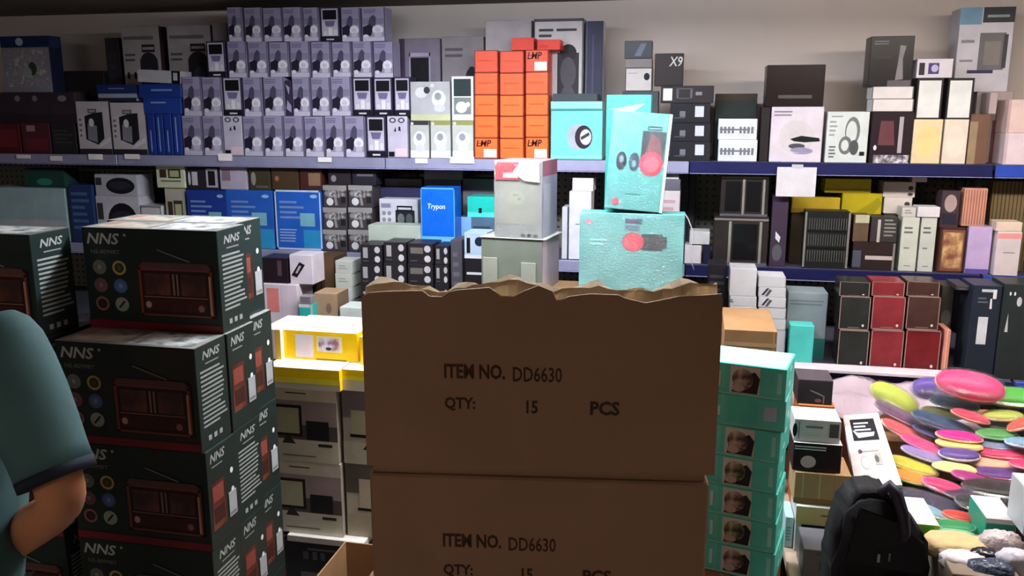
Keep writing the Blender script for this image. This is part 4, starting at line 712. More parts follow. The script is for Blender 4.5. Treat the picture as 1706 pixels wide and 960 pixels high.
for i, (xa_, xb_) in enumerate([(-.66, -.30), (-.295, .06)]):
    for j, (z0_, z1_) in enumerate([(0, .385), (.386, .772), (.773, 1.16)]):
        g = box_geo(xb_-xa_, .238, z1_-z0_-.001, M((150, 118, 84), .8), [('r', 0, .47, 1, .53, M((170, 140, 100), .3))])
        tag(g.build('kraft_carton', None, ((xa_+xb_)/2, PY-.02, z0_+.0004)), 'taped tan carton hidden behind the big torn carton, %s column, %s' % (['left', 'right'][i], ['on the floor', 'middle', 'top'][j]), 'carton')
GP = M((120, 122, 122), .35); GP2 = M((104, 110, 100), .4)
def blister_parts(e, w, d, h):
    p = MB(); p.box(.03*w-w/2, -.004, .02*h, .27*w-w/2, -.0008, .62*h, M((134, 136, 126), .35), .002); p.build('pale_window', e)
    p = MB(); p.build('pale_window', e); p = MB(); p.box(.66*w-w/2, -.004, .02*h, .9*w-w/2, -.0008, .56*h, M((134, 136, 126), .35), .002); p.build('pale_window', e)
    p = MB(); p.box(-w/2-.002, -.003, h+.0006, w/2+.012, d, h+.003, M((170, 174, 170), .3), .0005); p.build('lid_edge', e)
v1 = .0
a = cu(800, 430, v1)[0]; b = cu(905, 430, v1)[0]; zt = cu(852, 398, v1)[1]
CB('blister_box', 'grey-green box with two pale windows standing just behind the torn carton', a, b, v1, .20, Z0c, zt, GP2, None, rot=-.12, side=[('r', 0, 0, 1, 1, M((160, 148, 158), .35))], parts=blister_parts)
v2 = .006
a = cu(822, 330, v2)[0]; b = cu(905, 330, v2)[0]; zt2 = cu(865, 268, v2)[1]
def gp_parts(e, w, d, h):
    p = MB(); p.box(-.47*w, -.004, h-.062, .02*w, -.0008, h-.006, M((176, 60, 70), .2), .001); p.box(-.30*w, -.0055, h-.055, 0, -.0041, h-.040, M((226, 190, 196), .2), .0004); p.build('red_label', e)
    p = MB(); p.prism([(.05*w, -.006, h-.004), (.43*w, -.006, h-.001), (.44*w, -.006, h-.068), (.14*w, -.006, h-.064), (-.1*w, -.006, h-.036)], M((236, 228, 236), .25), (0, .003, 0)); p.build('white_tag', e)
    p = MB(); p.box(-w/2+.002, -.009, .004, w/2-.002, -.0078, h-.004, film_mat(.07), 0); p.build('clear_wrap', e)
CB('blister_box', 'tall grey wrapped box with red and white label, above the two-windowed box', a, b, v2, .17, zt+.0035, zt2, GP,
   [('f', .06, .03, .92, .96, .006, M((120, 126, 128))), ('r', .08, .18, .90, .78, M((126, 128, 120), .35)), ('e', .46, .52, .18, .10, M((136, 140, 126))), ('r', .38, .55, .50, .57, M((90, 110, 90))), ('r', .50, .49, .55, .52, M((90, 110, 90))), ('r', .08, .79, .90, .795, M(GR)), ('r', .08, .17, .90, .175, M(GR))]+[('r', .56+.13*i, .02, .64+.13*i, .055, M(K)) for i in range(3)],
   side=[('r', 0, 0, 1, 1, M((122, 122, 136), .35)), ('r', 0, .8, 1, 1, M((120, 70, 84))), ('r', .05, .05, .5, .7, M((136, 136, 150)))], rot=-.12, parts=gp_parts)
TC = M((76, 150, 148), .35)
RED = M((176, 48, 66), .35); TVK = M((34, 44, 54), .3)
v3 = .0
a = cu(965, 410, v3)[0]; b = cu(1139, 410, v3)[0]; zt = cu(1055, 356, v3)[1]
def tl(e, w, d, h):
    p = MB(); p.box(-w/2+.001, -.003, .0, w/2-.001, -.0020, h, film_mat(.07), 0); p.build('clear_wrap', e)
CB('speaker_carton', 'turquoise carton lying sideways with a red speaker picture, behind the torn carton rim', a, b, v3, .09, Z0c, zt, TC,
   [('r', .60, .56, .80, .76, TVK), ('e', .52, .66, .105, .115, RED), ('e', .52, .66, .06, .07, M((190, 50, 70))), ('r', .80, .59, .84, .73, TVK), ('r', .44, .88, .60, .94, M((40, 70, 90))), ('r', .44, .80, .58, .86, M((60, 90, 110))), ('r', .46, .895, .54, .925, M((90, 60, 90))), ('e', .085, .89, .03, .028, M((190, 110, 120))), ('l', .1, .6, .3, .7, 2, M((130, 206, 204)))], tilt=.0, parts=tl)
zb = zt+.0025
pa = cu(1000, 350, v3); pb = cu(1096, 350, v3); pc = cu(1112, 187, v3)
def tu(e, w, d, h):
    p = MB(); p.box(w/2-.007, -.0026, .0, w/2+.001, -.0008, h, M((206, 216, 220), .3), 0); p.build('shiny_edge', e)
    p = MB(); p.box(-w/2+.001, -.0040, .0, w/2-.008, -.003, h, film_mat(.07), 0); p.build('clear_wrap', e)
w_ = pb[0]-pa[0]
o = CB('speaker_carton', 'turquoise carton standing upright with a red speaker picture, above the lying one', pa[0]+.012, pb[0]+.012, v3, .09, zb+.008, pc[1], TC,
   [('r', .54, .50, .94, .82, TVK), ('p', [(.60, .58), (.90, .58), (.84, .74), (.7, .8)], M((90, 50, 60))), ('e', .73, .49, .205, .125, RED), ('e', .73, .49, .14, .085, M((214, 76, 96))), ('f', .62, .83, .86, .87, .012, TVK), ('e', .22, .50, .09, .095, TVK), ('e', .44, .50, .09, .095, M((40, 60, 76))), ('e', .22, .52, .04, .035, M((90, 110, 120))), ('e', .44, .48, .04, .035, M((90, 130, 140))), ('e', .18, .08, .07, .035, M((190, 80, 96))), ('l', .3, .16, .6, .19, 1, M((70, 150, 150)))],
   tilt=math.radians(4.2), parts=tu)
v4 = .10
a = cu(1010, 200, v4)[0]; b = cu(1084, 200, v4)[0]; zt4 = cu(1045, 158, v4)[1]
CB('speaker_carton', 'darker turquoise carton standing behind the upright one', a, b, v4, .08, Z0c, zt4, M((58, 134, 128), .35), [('p', [(.1, .93), (.9, .96), (.5, .9)], M((110, 196, 186)))])
# ------------------------------------------------------------------ turquoise toy boxes
tc = empty; TX = onY(1306, 700, 2.0).x; TW = .25; TD = .15; TH = .0785; TT = onY(1260, 613, 2.0).z; TH_ = -math.radians(13)
MIX = photo((60, 50, 52), (150, 130, 120), (206, 190, 186), 34)
MIX2 = photo((50, 44, 50), (110, 130, 80), (200, 180, 180), 38)
bx = TX-TW/2*math.cos(TH_); by = 2.0-TW/2*math.sin(TH_)
for i in range(7):
    z = TT-TH*(i+1)
    art = [('r', .03, .05, .97, .10, M((120, 214, 206))), ('r', .40, .14, .43, .98, M((110, 214, 204)))]
    if i == 1: art += [('r', .80, .30, .92, .74, M((176, 196, 230))), ('r', .46, .1, .74, .9, M((84, 204, 194))), ('r', .36, .3, .39, .6, M((200, 236, 232)))]
    else: art += [('r', .48, .08, .76, .95, M((206, 212, 206))), ('p', [(.50, .10), (.74, .10), (.76, .6), (.71, .8), (.64, .7), (.52, .45)], M((40, 36, 52))), ('e', .60, .54, .10, .34, MIX if i % 2 == 0 else MIX2), ('e', .56, .24, .06, .12, M((190, 176, 166))), ('r', .36, .25, .39, .75, M((200, 236, 232))), ('r', .92, .2, .96, .85, M((150, 226, 220)))]
    e = empty('toy_box', 'turquoise box %s, %s beside the big carton' % ('with white sticker' if i == 1 else 'with square picture', ['topmost', 'second from the top', 'third from the top', 'fourth from the top', 'fifth from the top', 'sixth from the top', 'lowest visible'][i]), 'box', (bx+[.0, .003, -.004, -.006, -.003, 0, .002][i], by, z), (0, 0, TH_+[0, .03, -.02, .01, 0, .02, -.01][i]), 'turquoise picture boxes')
    box_geo(TW, TD, TH-.0008, M((92, 210, 200), .4), art, [('r', .1, .1, .9, .9, M((60, 190, 176))), ('e', .5, .8, .12, .09, M((190, 236, 230))), ('e', .4, .35, .12, .09, M((190, 236, 230)))], [('r', .02, .02, .98, .98, M((150, 214, 206)))]).build('box_body', e)
    g = MB(); g.box(-TW/2+.01, -.0025, TH*.02, TW/2-.01, -.0006, TH*.06, M((140, 224, 216)), 0); g.build('lid_seam', e)
z = TT-TH*7
g = box_geo(TW, TD, z-.0006, M(KRAFT, .8), [('r', .48, 0, .52, 1, M((170, 130, 90)))])
tag(g.build('kraft_carton', None, (bx, by-.005, 0), (0, 0, TH_)), 'brown carton on the floor under the turquoise picture boxes', 'carton')
# brown carton behind
KM2 = M((140, 106, 72), .75)
a = onY(1212, 580, 2.55); b = onY(1293, 580, 2.55); zt = onY(1260, 551, 2.55).z
for i, (z0, z1) in enumerate([(.0, .42), (.4205, .80), (.8005, zt)]):
    SB('kraft_carton', 'brown %s' % ['carton on the floor behind the turquoise picture boxes', 'carton in the middle of the pile behind the turquoise boxes', 'rounded carton rising just above the turquoise picture boxes'][i], (1200 if i < 2 else 1205, 1294, 580), z0, z1, 2.55, .3, KM2, [('r', 0, .84, 1, .88, M((170, 134, 100))), ('r', .93, 0, .95, 1, M((170, 134, 100)))] if i == 2 else None, cat='carton', group=None)
# ------------------------------------------------------------------ low display table with the pile on the right
TZ = .60
e = empty('display_table', 'low table under the heap of wrapped pouches at the right', 'table', (.278, 1.60, 0))
g = MB(); g.box(0, 0, TZ-.03, 1.5, 1.32, TZ, M((170, 150, 130), .6), .004); g.build('tabletop', e)
for q in ((.02, .02), (1.44, .02), (.02, 1.26), (1.44, 1.26)):
    g = MB(); g.box(q[0], q[1], 0, q[0]+.04, q[1]+.04, TZ-.0305, M((110, 96, 84), .6), .002); g.build('leg', e)
SUP.append((.278, 1.778, 1.60, 2.92, TZ))
B('white_box', 'white box with a cream top band and black label beside the black bag', 'box', (1326, 846, 1412, None), 2.20, .12, M((206, 204, 204), .4), [('r', .0, .62, 1, .98, M((214, 190, 130))), ('r', .12, .0, 1, .60, M((26, 24, 30))), ('l', .5, .2, .9, .55, 3, M((180, 180, 186))), ('r', .18, .05, .22, .55, M((70, 66, 74))), ('l', .5, .78, .95, .86, 1, M((120, 100, 60)))])
B('grey_box', 'dark grey box with a faint picture at the bottom, left of the black bag', 'box', (1338, 918, 1410, None), 2.06, .12, M((84, 84, 90), .4), [('r', .4, .3, .7, .6, M((50, 50, 56))), ('e', .8, .3, .1, .2, M((130, 130, 130))), ('l', .3, .8, .8, .9, 1, M((60, 60, 66)))])
B('white_box', 'narrow pale blue leaning box between the turquoise boxes and white box', 'box', (1308, 862, 1324, None), 2.215, .1, M((190, 214, 222), .35), [('l', .2, .2, .8, .7, 5, M((120, 170, 170)))])
B('kraft_carton', 'small tan carton with pale tape lines left of the black bag', 'carton', (1322, 790, 1418, 845), 2.215, .13, M((176, 142, 106), .7), [('r', .14, 0, .16, 1, M((206, 180, 140))), ('r', .44, 0, .46, 1, M((214, 190, 150))), ('r', .7, 0, .71, 1, M((160, 126, 90))), ('r', 0, 0, 1, .18, M((140, 104, 60)))], tol=.06)
B('black_box', 'black box with a pink dome picture and white lettering above the tan carton', 'box', (1320, 740, 1403, 790), 2.225, .12, M((44, 32, 40), .3), [('l', .02, .74, .7, .92, 2, M((220, 216, 220))), ('e', .32, .34, .16, .22, M((214, 180, 186))), ('r', .1, 0, .9, .12, M((60, 36, 44))), ('r', .16, .0, .5, .12, M((44, 32, 40)))], top=[('r', 0, 0, 1, 1, M((220, 216, 220)))], tol=.06)
B('product_box', 'white box with a grey bar and square lying on the black dome box', 'box', (1322, 700, 1402, 730), 2.235, .10, M((206, 196, 200), .4), [('r', .10, .1, .12, .9, M((120, 90, 100))), ('r', .25, .62, .62, .72, M((120, 116, 120))), ('r', .25, .3, .6, .34, M((190, 180, 180))), ('r', .76, .25, .96, .85, M((80, 80, 84))), ('e', .02, .5, .05, .3, M(K))], tol=.06)
B('orange_box', 'orange-brown box under the black box with the wire', 'box', (1330, 676, 1392, None), 2.45, .12, M((170, 96, 50), .5), [('r', 0, .94, .6, .98, M((210, 150, 100)))])
B('black_box', 'black box with a thin curved wire picture near the white sheet', 'box', (1328, 634, 1388, 676), 2.46, .11, M((46, 44, 50), .3), [('p', [(.35, .55), (.62, .40), (.74, .32), (.74, .05), (.78, .05), (.78, .36), (.64, .46), (.36, .60)], M((150, 140, 140))), ('e', .6, .16, .1, .08, M((150, 110, 120)))], top=[('r', 0, 0, 1, 1, M((70, 60, 66)))], tol=.07)
def QB(name, label, cat, BL, BR, TR, TL, th, col, art=None, top=None, group=None):
    """flat box lying on a slope: four front corners, thickness th behind"""
    BL, BR, TR, TL = map(Vector, (BL, BR, TR, TL)); n = (BR-BL).cross(TL-BL).normalized()
    if n.y > 0: n = -n
    TL = TL-n*(TL-BL).dot(n)
    n = (BR-BL).cross(TL-BL).normalized()
    if n.y > 0: n = -n
    TR = TR-n*(TR-BL).dot(n)
    O = BL.copy(); g = MB(); P = [BL-O, BR-O, TR-O, TL-O]; g.prism([p for p in P], col, -n*th)
    def t3(u, v, k): return P[0]*(1-u)*(1-v)+P[1]*u*(1-v)+P[2]*u*v+P[3]*(1-u)*v+n*k
    g.art(art, t3); return tag(g.build(name, None, O), label, cat, group)
QB('white_carton', 'large white flat box leaning back with a black script patch', 'box', onY(1426, 812, 2.17), onY(1503, 808, 2.17), onY(1463, 690, 2.52), onY(1404, 692, 2.52), .035, M((212, 206, 210), .4),
   [('r', .16, .60, .82, .92, M((26, 26, 34))), ('l', .24, .68, .7, .88, 4, M((214, 214, 220))), ('p', [(.18, .76), (.3, .64), (.7, .66), (.75, .72), (.35, .7)], M((200, 200, 206))), ('e', .34, .30, .12, .10, M((180, 178, 178))), ('e', .34, .30, .09, .07, M((206, 204, 206))), ('r', .3, .44, .72, .46, M((150, 130, 130))), ('e', .26, .45, .05, .03, M((80, 50, 56))), ('r', .56, .26, .74, .42, M((160, 156, 156))), ('e', .62, .34, .05, .05, M((90, 86, 86)))])
# crumpled pale sheet over the deck edge
g = MB(); i_ = g.mi(M((226, 208, 220), .35, var=.06, bump=.3)); NX, NY = 40, 18; rg = random.Random(5); vv = []
for j in range(NY):
    for i in range(NX):
        s_ = i/(NX-1); t_ = j/(NY-1); X = .33+.56*s_; Y = 2.925-.30*t_-.03*math.sin(s_*7)*t_
        Z = .862-.03*t_+.010*math.sin(s_*19+t_*5)+.012*math.sin(t_*13+s_*4)+rg.uniform(-.003, .003)
        vv.append(g.bm.verts.new((X-.64, Y-2.7, Z-.60)))
for j in range(NY-1):
    for i in range(NX-1):
        f = g.bm.faces.new((vv[j*NX+i], vv[(j+1)*NX+i], vv[(j+1)*NX+i+1], vv[j*NX+i+1])); f.material_index = i_; f.smooth = True
bmesh.ops.solidify(g.bm, geom=g.bm.faces[:], thickness=.002)
tag(g.build('plastic_sheet', None, (.64, 2.7, .60)), 'crumpled pale pink sheet spread between the shelf deck and the pouches', 'sheet')
for i, (x0, x1, y0, y1, z1) in enumerate([(.50, .72, 2.55, 2.90, .80), (.725, .98, 2.60, 2.90, .80), (.64, 1.20, 2.28, 2.53, .70)]):
    g = box_geo(x1-x0, y1-y0, z1-TZ-.001, M(KRAFT, .8) if i < 2 else M((44, 40, 48), .6))  # buried carton coloured dark to paint the shade between the pouches
    tag(g.build('kraft_carton', None, ((x0+x1)/2, y0, TZ+.0005)), ['tan carton under the left part of the pale pink sheet', 'tan carton under the right part of the pale pink sheet', 'long carton buried under the wrapped pouches, coloured dark like their shaded gaps'][i], 'carton')
# ------------------------------------------------------------------ wrapped oval pouches
def pouch(label, px, py, w, h, Y, colr, rim, rz=0.0, tiltx=0.0, tilty=0.0, dep=None, th=None):
    """w,h in picture pixels measured at depth Y"""
    c = onY(px, py, Y); dist = Y/math.cos(math.atan2(c.x, Y)-0)/math.cos(.25); s_ = dist/F*.97
    a = w*s_/2; t = th if th else h*s_/2*.60; d = dep if dep else a*.52
    e = empty('oval_pouch', label, 'pouch', c, (tiltx, tilty, rz), 'bright oval pouches in clear wrap')
    g = MB(); g.blob((0, 0, 0), (a, d, t), M(colr, .4, var=.12), 24, 12, .85); g.build('shell', e)
    g = MB(); n = 28; g.tube([(a*1.0*math.cos(q*2*math.pi/n), d*1.0*math.sin(q*2*math.pi/n), -t*.15) for q in range(n+1)], .0032, M(rim, .4), 6); g.build('rim', e)
    g = MB(); g.blob((0, 0, 0), (a*1.06, d*1.08, t*1.18), film_mat(), 16, 10, .8); g.build('clear_wrap', e)
    return e
PK = (236, 70, 130); PU = (110, 84, 176); LM = (196, 212, 84); GN = (84, 176, 70); MG = (206, 40, 140); NV = (52, 48, 100); OG = (246, 150, 60); PC = (236, 180, 150); BKP = (30, 32, 36); MT = (120, 206, 160); RD_ = (214, 66, 60)
PL = [
 ('large purple oval pouch at the top left of the heap', 1553, 648, 64, 60, 2.70, PU, (176, 160, 200), .3, .9, .1),
 ('large hot pink oval pouch with a peach rim, topmost of the heap', 1616, 643, 96, 56, 2.56, PK, (240, 170, 150), -.1, .55, .12),
 ('green oval pouch at the right edge, upper one', 1690, 662, 76, 34, 2.62, GN, (140, 200, 90), 0, .35, 0),
 ('lime oval pouch sloping at the left end of the heap', 1490, 664, 78, 44, 2.62, LM, (206, 200, 150), -.1, .6, .45),
 ('small coral pink pouch under the large hot pink one', 1617, 694, 56, 20, 2.50, (226, 70, 96), (240, 150, 130), 0, .1, .25),
 ('small lime pouch right of the coral pink one', 1672, 693, 56, 22, 2.52, (176, 186, 90), (190, 160, 110), 0, .1, -.05),
 ('navy pouch with a teal tint in the middle of the heap', 1572, 706, 96, 24, 2.50, (44, 70, 100), (90, 120, 130), 0, .1, .28),
 ('mid green pouch right of the magenta one', 1662, 724, 58, 20, 2.46, (80, 150, 80), (120, 190, 120), 0, .1, 0),
 ('dusky plum pouch below the sloping lime one', 1500, 692, 84, 22, 2.54, (110, 76, 110), (170, 140, 150), 0, .1, .42),
 ('magenta pouch with a yellow lower rim', 1598, 727, 66, 18, 2.44, MG, (240, 200, 120), 0, .1, .06),
 ('pale yellow pouch directly beneath the magenta one', 1598, 740, 66, 16, 2.42, (236, 206, 130), (220, 220, 150), 0, .1, .04),
 ('long coral pouch at the left side of the heap', 1512, 722, 86, 22, 2.48, (222, 90, 96), (226, 200, 170), 0, .15, .42),
 ('hot pink pouch crossing below the coral one', 1540, 742, 72, 18, 2.42, PK, (240, 130, 180), 0, .1, .32),
 ('grey-blue pouch between the green and pink ones at right', 1662, 740, 60, 14, 2.44, (120, 130, 160), (150, 150, 180), 0, .1, 0),
 ('glossy deep pink pouch at the right of the heap', 1667, 753, 74, 20, 2.42, (220, 50, 100), (240, 120, 150), 0, .1, 0),
 ('lilac pouch left of the ringed purple one', 1538, 757, 66, 18, 2.38, (150, 130, 190), (190, 180, 210), 0, .1, .25),
 ('purple pouch with a pale ring beside the deep pink one', 1598, 757, 58, 22, 2.38, (96, 70, 150), (214, 190, 226), 0, .25, 0),
 ('peach pouch below the deep pink one', 1658, 772, 70, 16, 2.38, PC, (240, 210, 180), 0, .1, 0),
 ('yellow-green pouch at the left foot of the heap', 1520, 776, 80, 22, 2.34, (206, 200, 60), (226, 206, 90), 0, .1, .22),
 ('pale yellow lettered pouch in the middle foot of the heap', 1590, 779, 62, 16, 2.34, (226, 224, 150), (236, 236, 190), 0, .1, .05),
 ('deep purple pouch at the right under the peach one', 1672, 788, 76, 18, 2.34, (84, 50, 126), (190, 50, 110), 0, .1, 0),
 ('orange and lime pouch at the left foot of the heap', 1515, 795, 70, 18, 2.28, OG, (170, 210, 90), 0, .1, .2),
 ('magenta pouch beneath the pale yellow lettered one', 1618, 796, 56, 18, 2.30, (176, 40, 130), (200, 90, 160), 0, .1, .2),
 ('rose pink capsule-shaped pouch at the front of the heap', 1574, 812, 68, 26, 2.24, (226, 60, 120), (240, 130, 170), 0, .15, .25),
 ('long navy pouch at the front foot of the heap', 1548, 836, 104, 22, 2.16, (44, 48, 74), (120, 130, 150), 0, .1, .22),
 ('black shiny wrapped pouch at the right, upper one', 1660, 815, 96, 28, 2.26, BKP, (90, 90, 96), 0, .1, .05),
 ('black shiny wrapped pouch at the right, lower one', 1650, 843, 100, 26, 2.16, BKP, (120, 120, 126), 0, .1, .1),
 ('pale blue pouch by the white lid near the bag', 1545, 850, 60, 16, 2.10, (150, 190, 210), (200, 220, 230), 0, .1, .3),
 ('small red pouch between green pouches and black ones', 1600, 860, 50, 14, 2.04, RD_, (230, 120, 90), 0, .1, .1),
 ('green rolled pouch right of the green-fronted box', 1592, 876, 56, 14, 1.98, (50, 150, 90), MT, 0, .1, 0),
 ('mint rolled pouch under the green rolled one', 1592, 891, 56, 14, 1.94, (130, 210, 170), (190, 230, 210), 0, .1, 0),
]
PL += [
 ('dark teal pouch wedged under the large pink one', 1590, 672, 70, 20, 2.60, (40, 70, 80), (90, 120, 120), 0, .1, .1),
 ('olive pouch tucked between purple and coral ones', 1570, 688, 60, 18, 2.58, (120, 120, 70), (150, 150, 100), 0, .1, .1),
 ('brown-black pouch below the small lime one', 1668, 708, 64, 16, 2.52, (60, 40, 44), (110, 80, 70), 0, .1, 0),
 ('coral pouch cut off by the right edge of the picture', 1704, 706, 44, 22, 2.46, (226, 90, 80), (240, 150, 110), 0, .1, -.5),
 ('light blue pouch at the right edge under the coral one', 1706, 738, 50, 20, 2.42, (130, 170, 200), (180, 200, 220), 0, .1, 0),
 ('small pink pouch at the right edge above the black ones', 1712, 774, 50, 16, 2.34, (220, 50, 110), (240, 140, 160), 0, .1, 0),
 ('ink-blue pouch under the ringed purple one', 1560, 722, 70, 14, 2.48, (44, 40, 90), (90, 90, 140), 0, .1, .25),
 ('dark violet pouch under the rose pink capsule one', 1610, 826, 70, 18, 2.22, (70, 40, 80), (120, 80, 120), 0, .1, .15)]
for p in PL: pouch(p[0], *p[1:6], p[6], p[7], p[8], p[9], p[10])
B('green_box', 'bright green box with a white lid beside the black bag', 'box', (1508, 874, 1565, 905), 1.90, .14, M((110, 206, 70), .4), [('r', .85, 0, 1, 1, M((140, 220, 100)))], top=[('r', 0, 0, 1, 1, M((226, 228, 216)))], z0=.782)
B('kraft_carton', 'tan carton under the bright green box', 'carton', (1490, 906, 1636, None), 1.895, .24, M((176, 144, 106), .7), None)
B('teal_box', 'sea-green box with a white rim at the bottom right', 'box', (1640, 866, 1694, 902), 1.93, .12, M((40, 150, 126), .4), [('r', 0, .86, 1, 1, M((200, 200, 206))), ('r', 0, 0, 1, .1, M((190, 200, 190)))], top=[('r', 0, 0, 1, 1, M((190, 186, 190)))], z0=.79)
B('kraft_carton', 'brown carton under the sea-green box', 'carton', (1644, 903, 1693, None), 1.92, .2, M((150, 124, 106), .7), None)
B('grey_box', 'tall pale grey box cut off by the right edge of the picture', 'box', (1712, 822, 1790, None), 1.86, .10, M((176, 180, 184), .4), [('r', 0, 0, .12, 1, M((206, 210, 212)))])
# bottom clutter
def lump(name, label, cat, px, py, w, h, Y, m, film=False, seed=1):
    c = onY(px, py, Y); s_ = Y/F*1.05; rg = random.Random(seed); g = MB()
    g.blob((0, 0, 0), (w*s_/2, w*s_/3, h*s_/2), m, 20, 12, .8)
    for v in g.bm.verts: v.co *= 1+rg.uniform(-.10, .10)
    return tag(g.build(name, None, c), label, cat)
lump('wrapped_bundle', 'crumpled tan paper bundle below the bright green box', 'bundle', 1598, 912, 110, 34, 1.84, M((196, 168, 120), .6, bump=.4), seed=2)
lump('clear_bag', 'glinting clear plastic bag below the sea-green box', 'bag', 1668, 912, 66, 50, 1.84, M((190, 176, 176), .12, var=.25, scale=30, bump=.6), seed=3)
lump('wrapped_bundle', 'white crumpled bundle right of the black bag at the bottom', 'bundle', 1606, 938, 70, 34, 1.77, M((214, 206, 206), .4, bump=.4), seed=4)
lump('wrapped_bundle', 'blue-black shiny bundle at the bottom edge', 'bundle', 1652, 950, 70, 30, 1.74, M((60, 66, 84), .2, var=.3, scale=30, bump=.5), seed=5)
lump('wrapped_bundle', 'dark glossy bundle squeezed between the tan paper and the clear bag', 'bundle', 1640, 930, 46, 30, 1.79, M((40, 40, 50), .2, var=.3, bump=.5), seed=8)
lump('wrapped_bundle', 'pale lilac bundle at the bottom edge left of the grey box', 'bundle', 1692, 938, 56, 42, 1.77, M((190, 184, 196), .4, bump=.4), seed=6)
B('kraft_carton', 'wide flat tan carton along the front of the display table', 'carton', (1585, 962, 1706, None), 1.70, .185, M((120, 106, 92), .7), None)
# ------------------------------------------------------------------ black bag
BC = onY(1466, 885, 1.76); zb_ = TZ+.001
e = empty('black_bag', 'black fabric bag with a top handle standing in front of the pouch heap', 'bag', (BC.x, 1.80, zb_), (0, 0, .05))
BM = M((15, 15, 19), .75, var=.2, bump=.15); BM2 = M((20, 20, 26), .7, var=.2)
zt = onY(1450, 812, 1.78).z-zb_
g = MB(); n = 10; hw = .094
prof = [(-hw, .0), (-hw*1.02, zt*.55), (-hw*.98, zt*.72), (-hw*.80, zt*.88), (-hw*.62, zt*.98), (-hw*.35, zt*1.0), (.0, zt*1.0), (.018, zt*.97), (hw*.45, zt*.86), (hw*.98, zt*.76), (hw*1.04, zt*.6), (hw, 0)]
g.prism([(x, -.055, z) for x, z in prof], BM, (0, .11, 0)); bmesh.ops.bevel(g.bm, geom=g.bm.edges[:], offset=.012, segments=3, affect='EDGES')
for f in g.bm.faces: f.smooth = True
g.build('bag_body', e)
g = MB(); g.box(-.075, -.078, .02, .080, -.056, zt*.50, BM2, .010); g.build('front_pocket', e)
g = MB(); g.prism([(-.070, -.062, zt*.60), (.085, -.062, zt*.56), (.080, -.062, zt*.74), (.03, -.062, zt*.85), (-.05, -.062, zt*.92)], BM2, (0, .008, 0)); g.build('top_flap', e)
g = MB(); g.tube([(-.005, -.03, zt*.93), (-.004, -.035, zt*1.00), (.008, -.04, zt*1.04), (.022, -.045, zt*1.0), (.034, -.06, zt*.90), (.040, -.068, zt*.80), (.036, -.070, zt*.76)], [.010, .012, .013, .013, .012, .010, .008], M((40, 38, 54), .5), 10); g.build('handle', e)
g = MB(); g.box(-.010, -.067, zt*.62, -.004, -.0625, zt*.67, M((170, 170, 176), .3, .8), .0005); g.box(.012, -.067, zt*.63, .016, -.0625, zt*.68, M((110, 110, 116), .3, .8), .0005); g.build('buckle', e)
g = MB(); g.tube([(hw*.98, 0, zt*.55), (hw*1.2, -.01, zt*.44), (hw*1.32, -.02, zt*.40)], .006, BM, 8); g.build('strap', e)
# ------------------------------------------------------------------ person
SK = M((176, 118, 84), .5, var=.06); SH = M((62, 92, 94), .8, var=.10, scale=8, bump=.08); TR = M((34, 38, 46), .85); HR = M((40, 30, 24), .7); CUFF_SHADE = M((24, 30, 44), .8)
def skin(name, V, E_, R_, mat, parent, sub=2, root=0):
    me = bpy.data.meshes.new(name); me.from_pydata([tuple(v) for v in V], E_, []); me.materials.append(mat)
    o = bpy.data.objects.new(name, me); COL.objects.link(o); o.parent = parent
    sk = o.modifiers.new('skin', 'SKIN'); sk.use_smooth_shade = True
    for i, r in enumerate(R_):
        d = me.skin_vertices[0].data[i]; d.radius = (r, r) if not isinstance(r, tuple) else r; d.use_root = (i == root)
    s = o.modifiers.new('sub', 'SUBSURF'); s.levels = sub; s.render_levels = sub
    # make it a real mesh so that it can be read directly
    bpy.context.view_layer.update(); dg = bpy.context.evaluated_depsgraph_get(); ev = o.evaluated_get(dg)
    m2 = bpy.data.meshes.new_from_object(ev); o.modifiers.clear(); o.data = m2; m2.name = name
    for p in m2.polygons: p.use_smooth = True
    if not m2.materials: m2.materials.append(mat)
    return o
RS = onY(6, 572, 1.14)           # right shoulder joint
RE = onY(112, 838, 1.10)          # right elbow
RWr = onY(-70, 960, 1.30)         # right wrist
ax = Vector((-.93, -.36, 0)).normalized(); fw = Vector((-.36, .93, 0)).normalized()
LS = RS+ax*.35; mid = (RS+LS)/2
P0 = Vector((mid.x, mid.y, 0))
e = empty('person', 'person in a dark teal short-sleeved shirt turned away, right elbow bent, at the left edge', 'person', P0)
def L(v): return Vector(v)-P0
zs = RS.z
chest = Vector((mid.x, mid.y, zs-.12)); neckb = Vector((mid.x, mid.y, zs+.045)); belly = Vector((mid.x, mid.y, zs-.30)); pel = Vector((mid.x, mid.y, zs-.47))
head0 = neckb+Vector((0, 0, .07))+fw*.02
hipR = pel-ax*.075+Vector((0, 0, -.06)); hipL = pel+ax*.075+Vector((0, 0, -.06))
knR = hipR+Vector((0, 0, -.40))+fw*.02; knL = hipL+Vector((0, 0, -.40))+fw*.03
anR = Vector((knR.x, knR.y, .09))-fw*.03; anL = Vector((knL.x, knL.y, .09))-fw*.03
toR = anR+fw*.13+Vector((0, 0, -.055)); toL = anL+fw*.13+Vector((0, 0, -.055))
LE = LS+Vector((0, 0, -.27))+ax*.05-fw*.02; LW = LE+fw*.20-ax*.04+Vector((0, 0, -.06))
V = [pel, belly, chest, neckb, head0, RS, RE, RWr, LS, LE, LW, hipR, knR, anR, toR, hipL, knL, anL, toL]
E_ = [(0, 1), (1, 2), (2, 3), (3, 4), (2, 5), (5, 6), (6, 7), (2, 8), (8, 9), (9, 10), (0, 11), (11, 12), (12, 13), (13, 14), (0, 15), (15, 16), (16, 17), (17, 18)]
R_ = [.115, .110, .125, .056, .05, .055, .039, .026, .055, .039, .026, .080, .055, .036, .03, .080, .055, .036, .03]
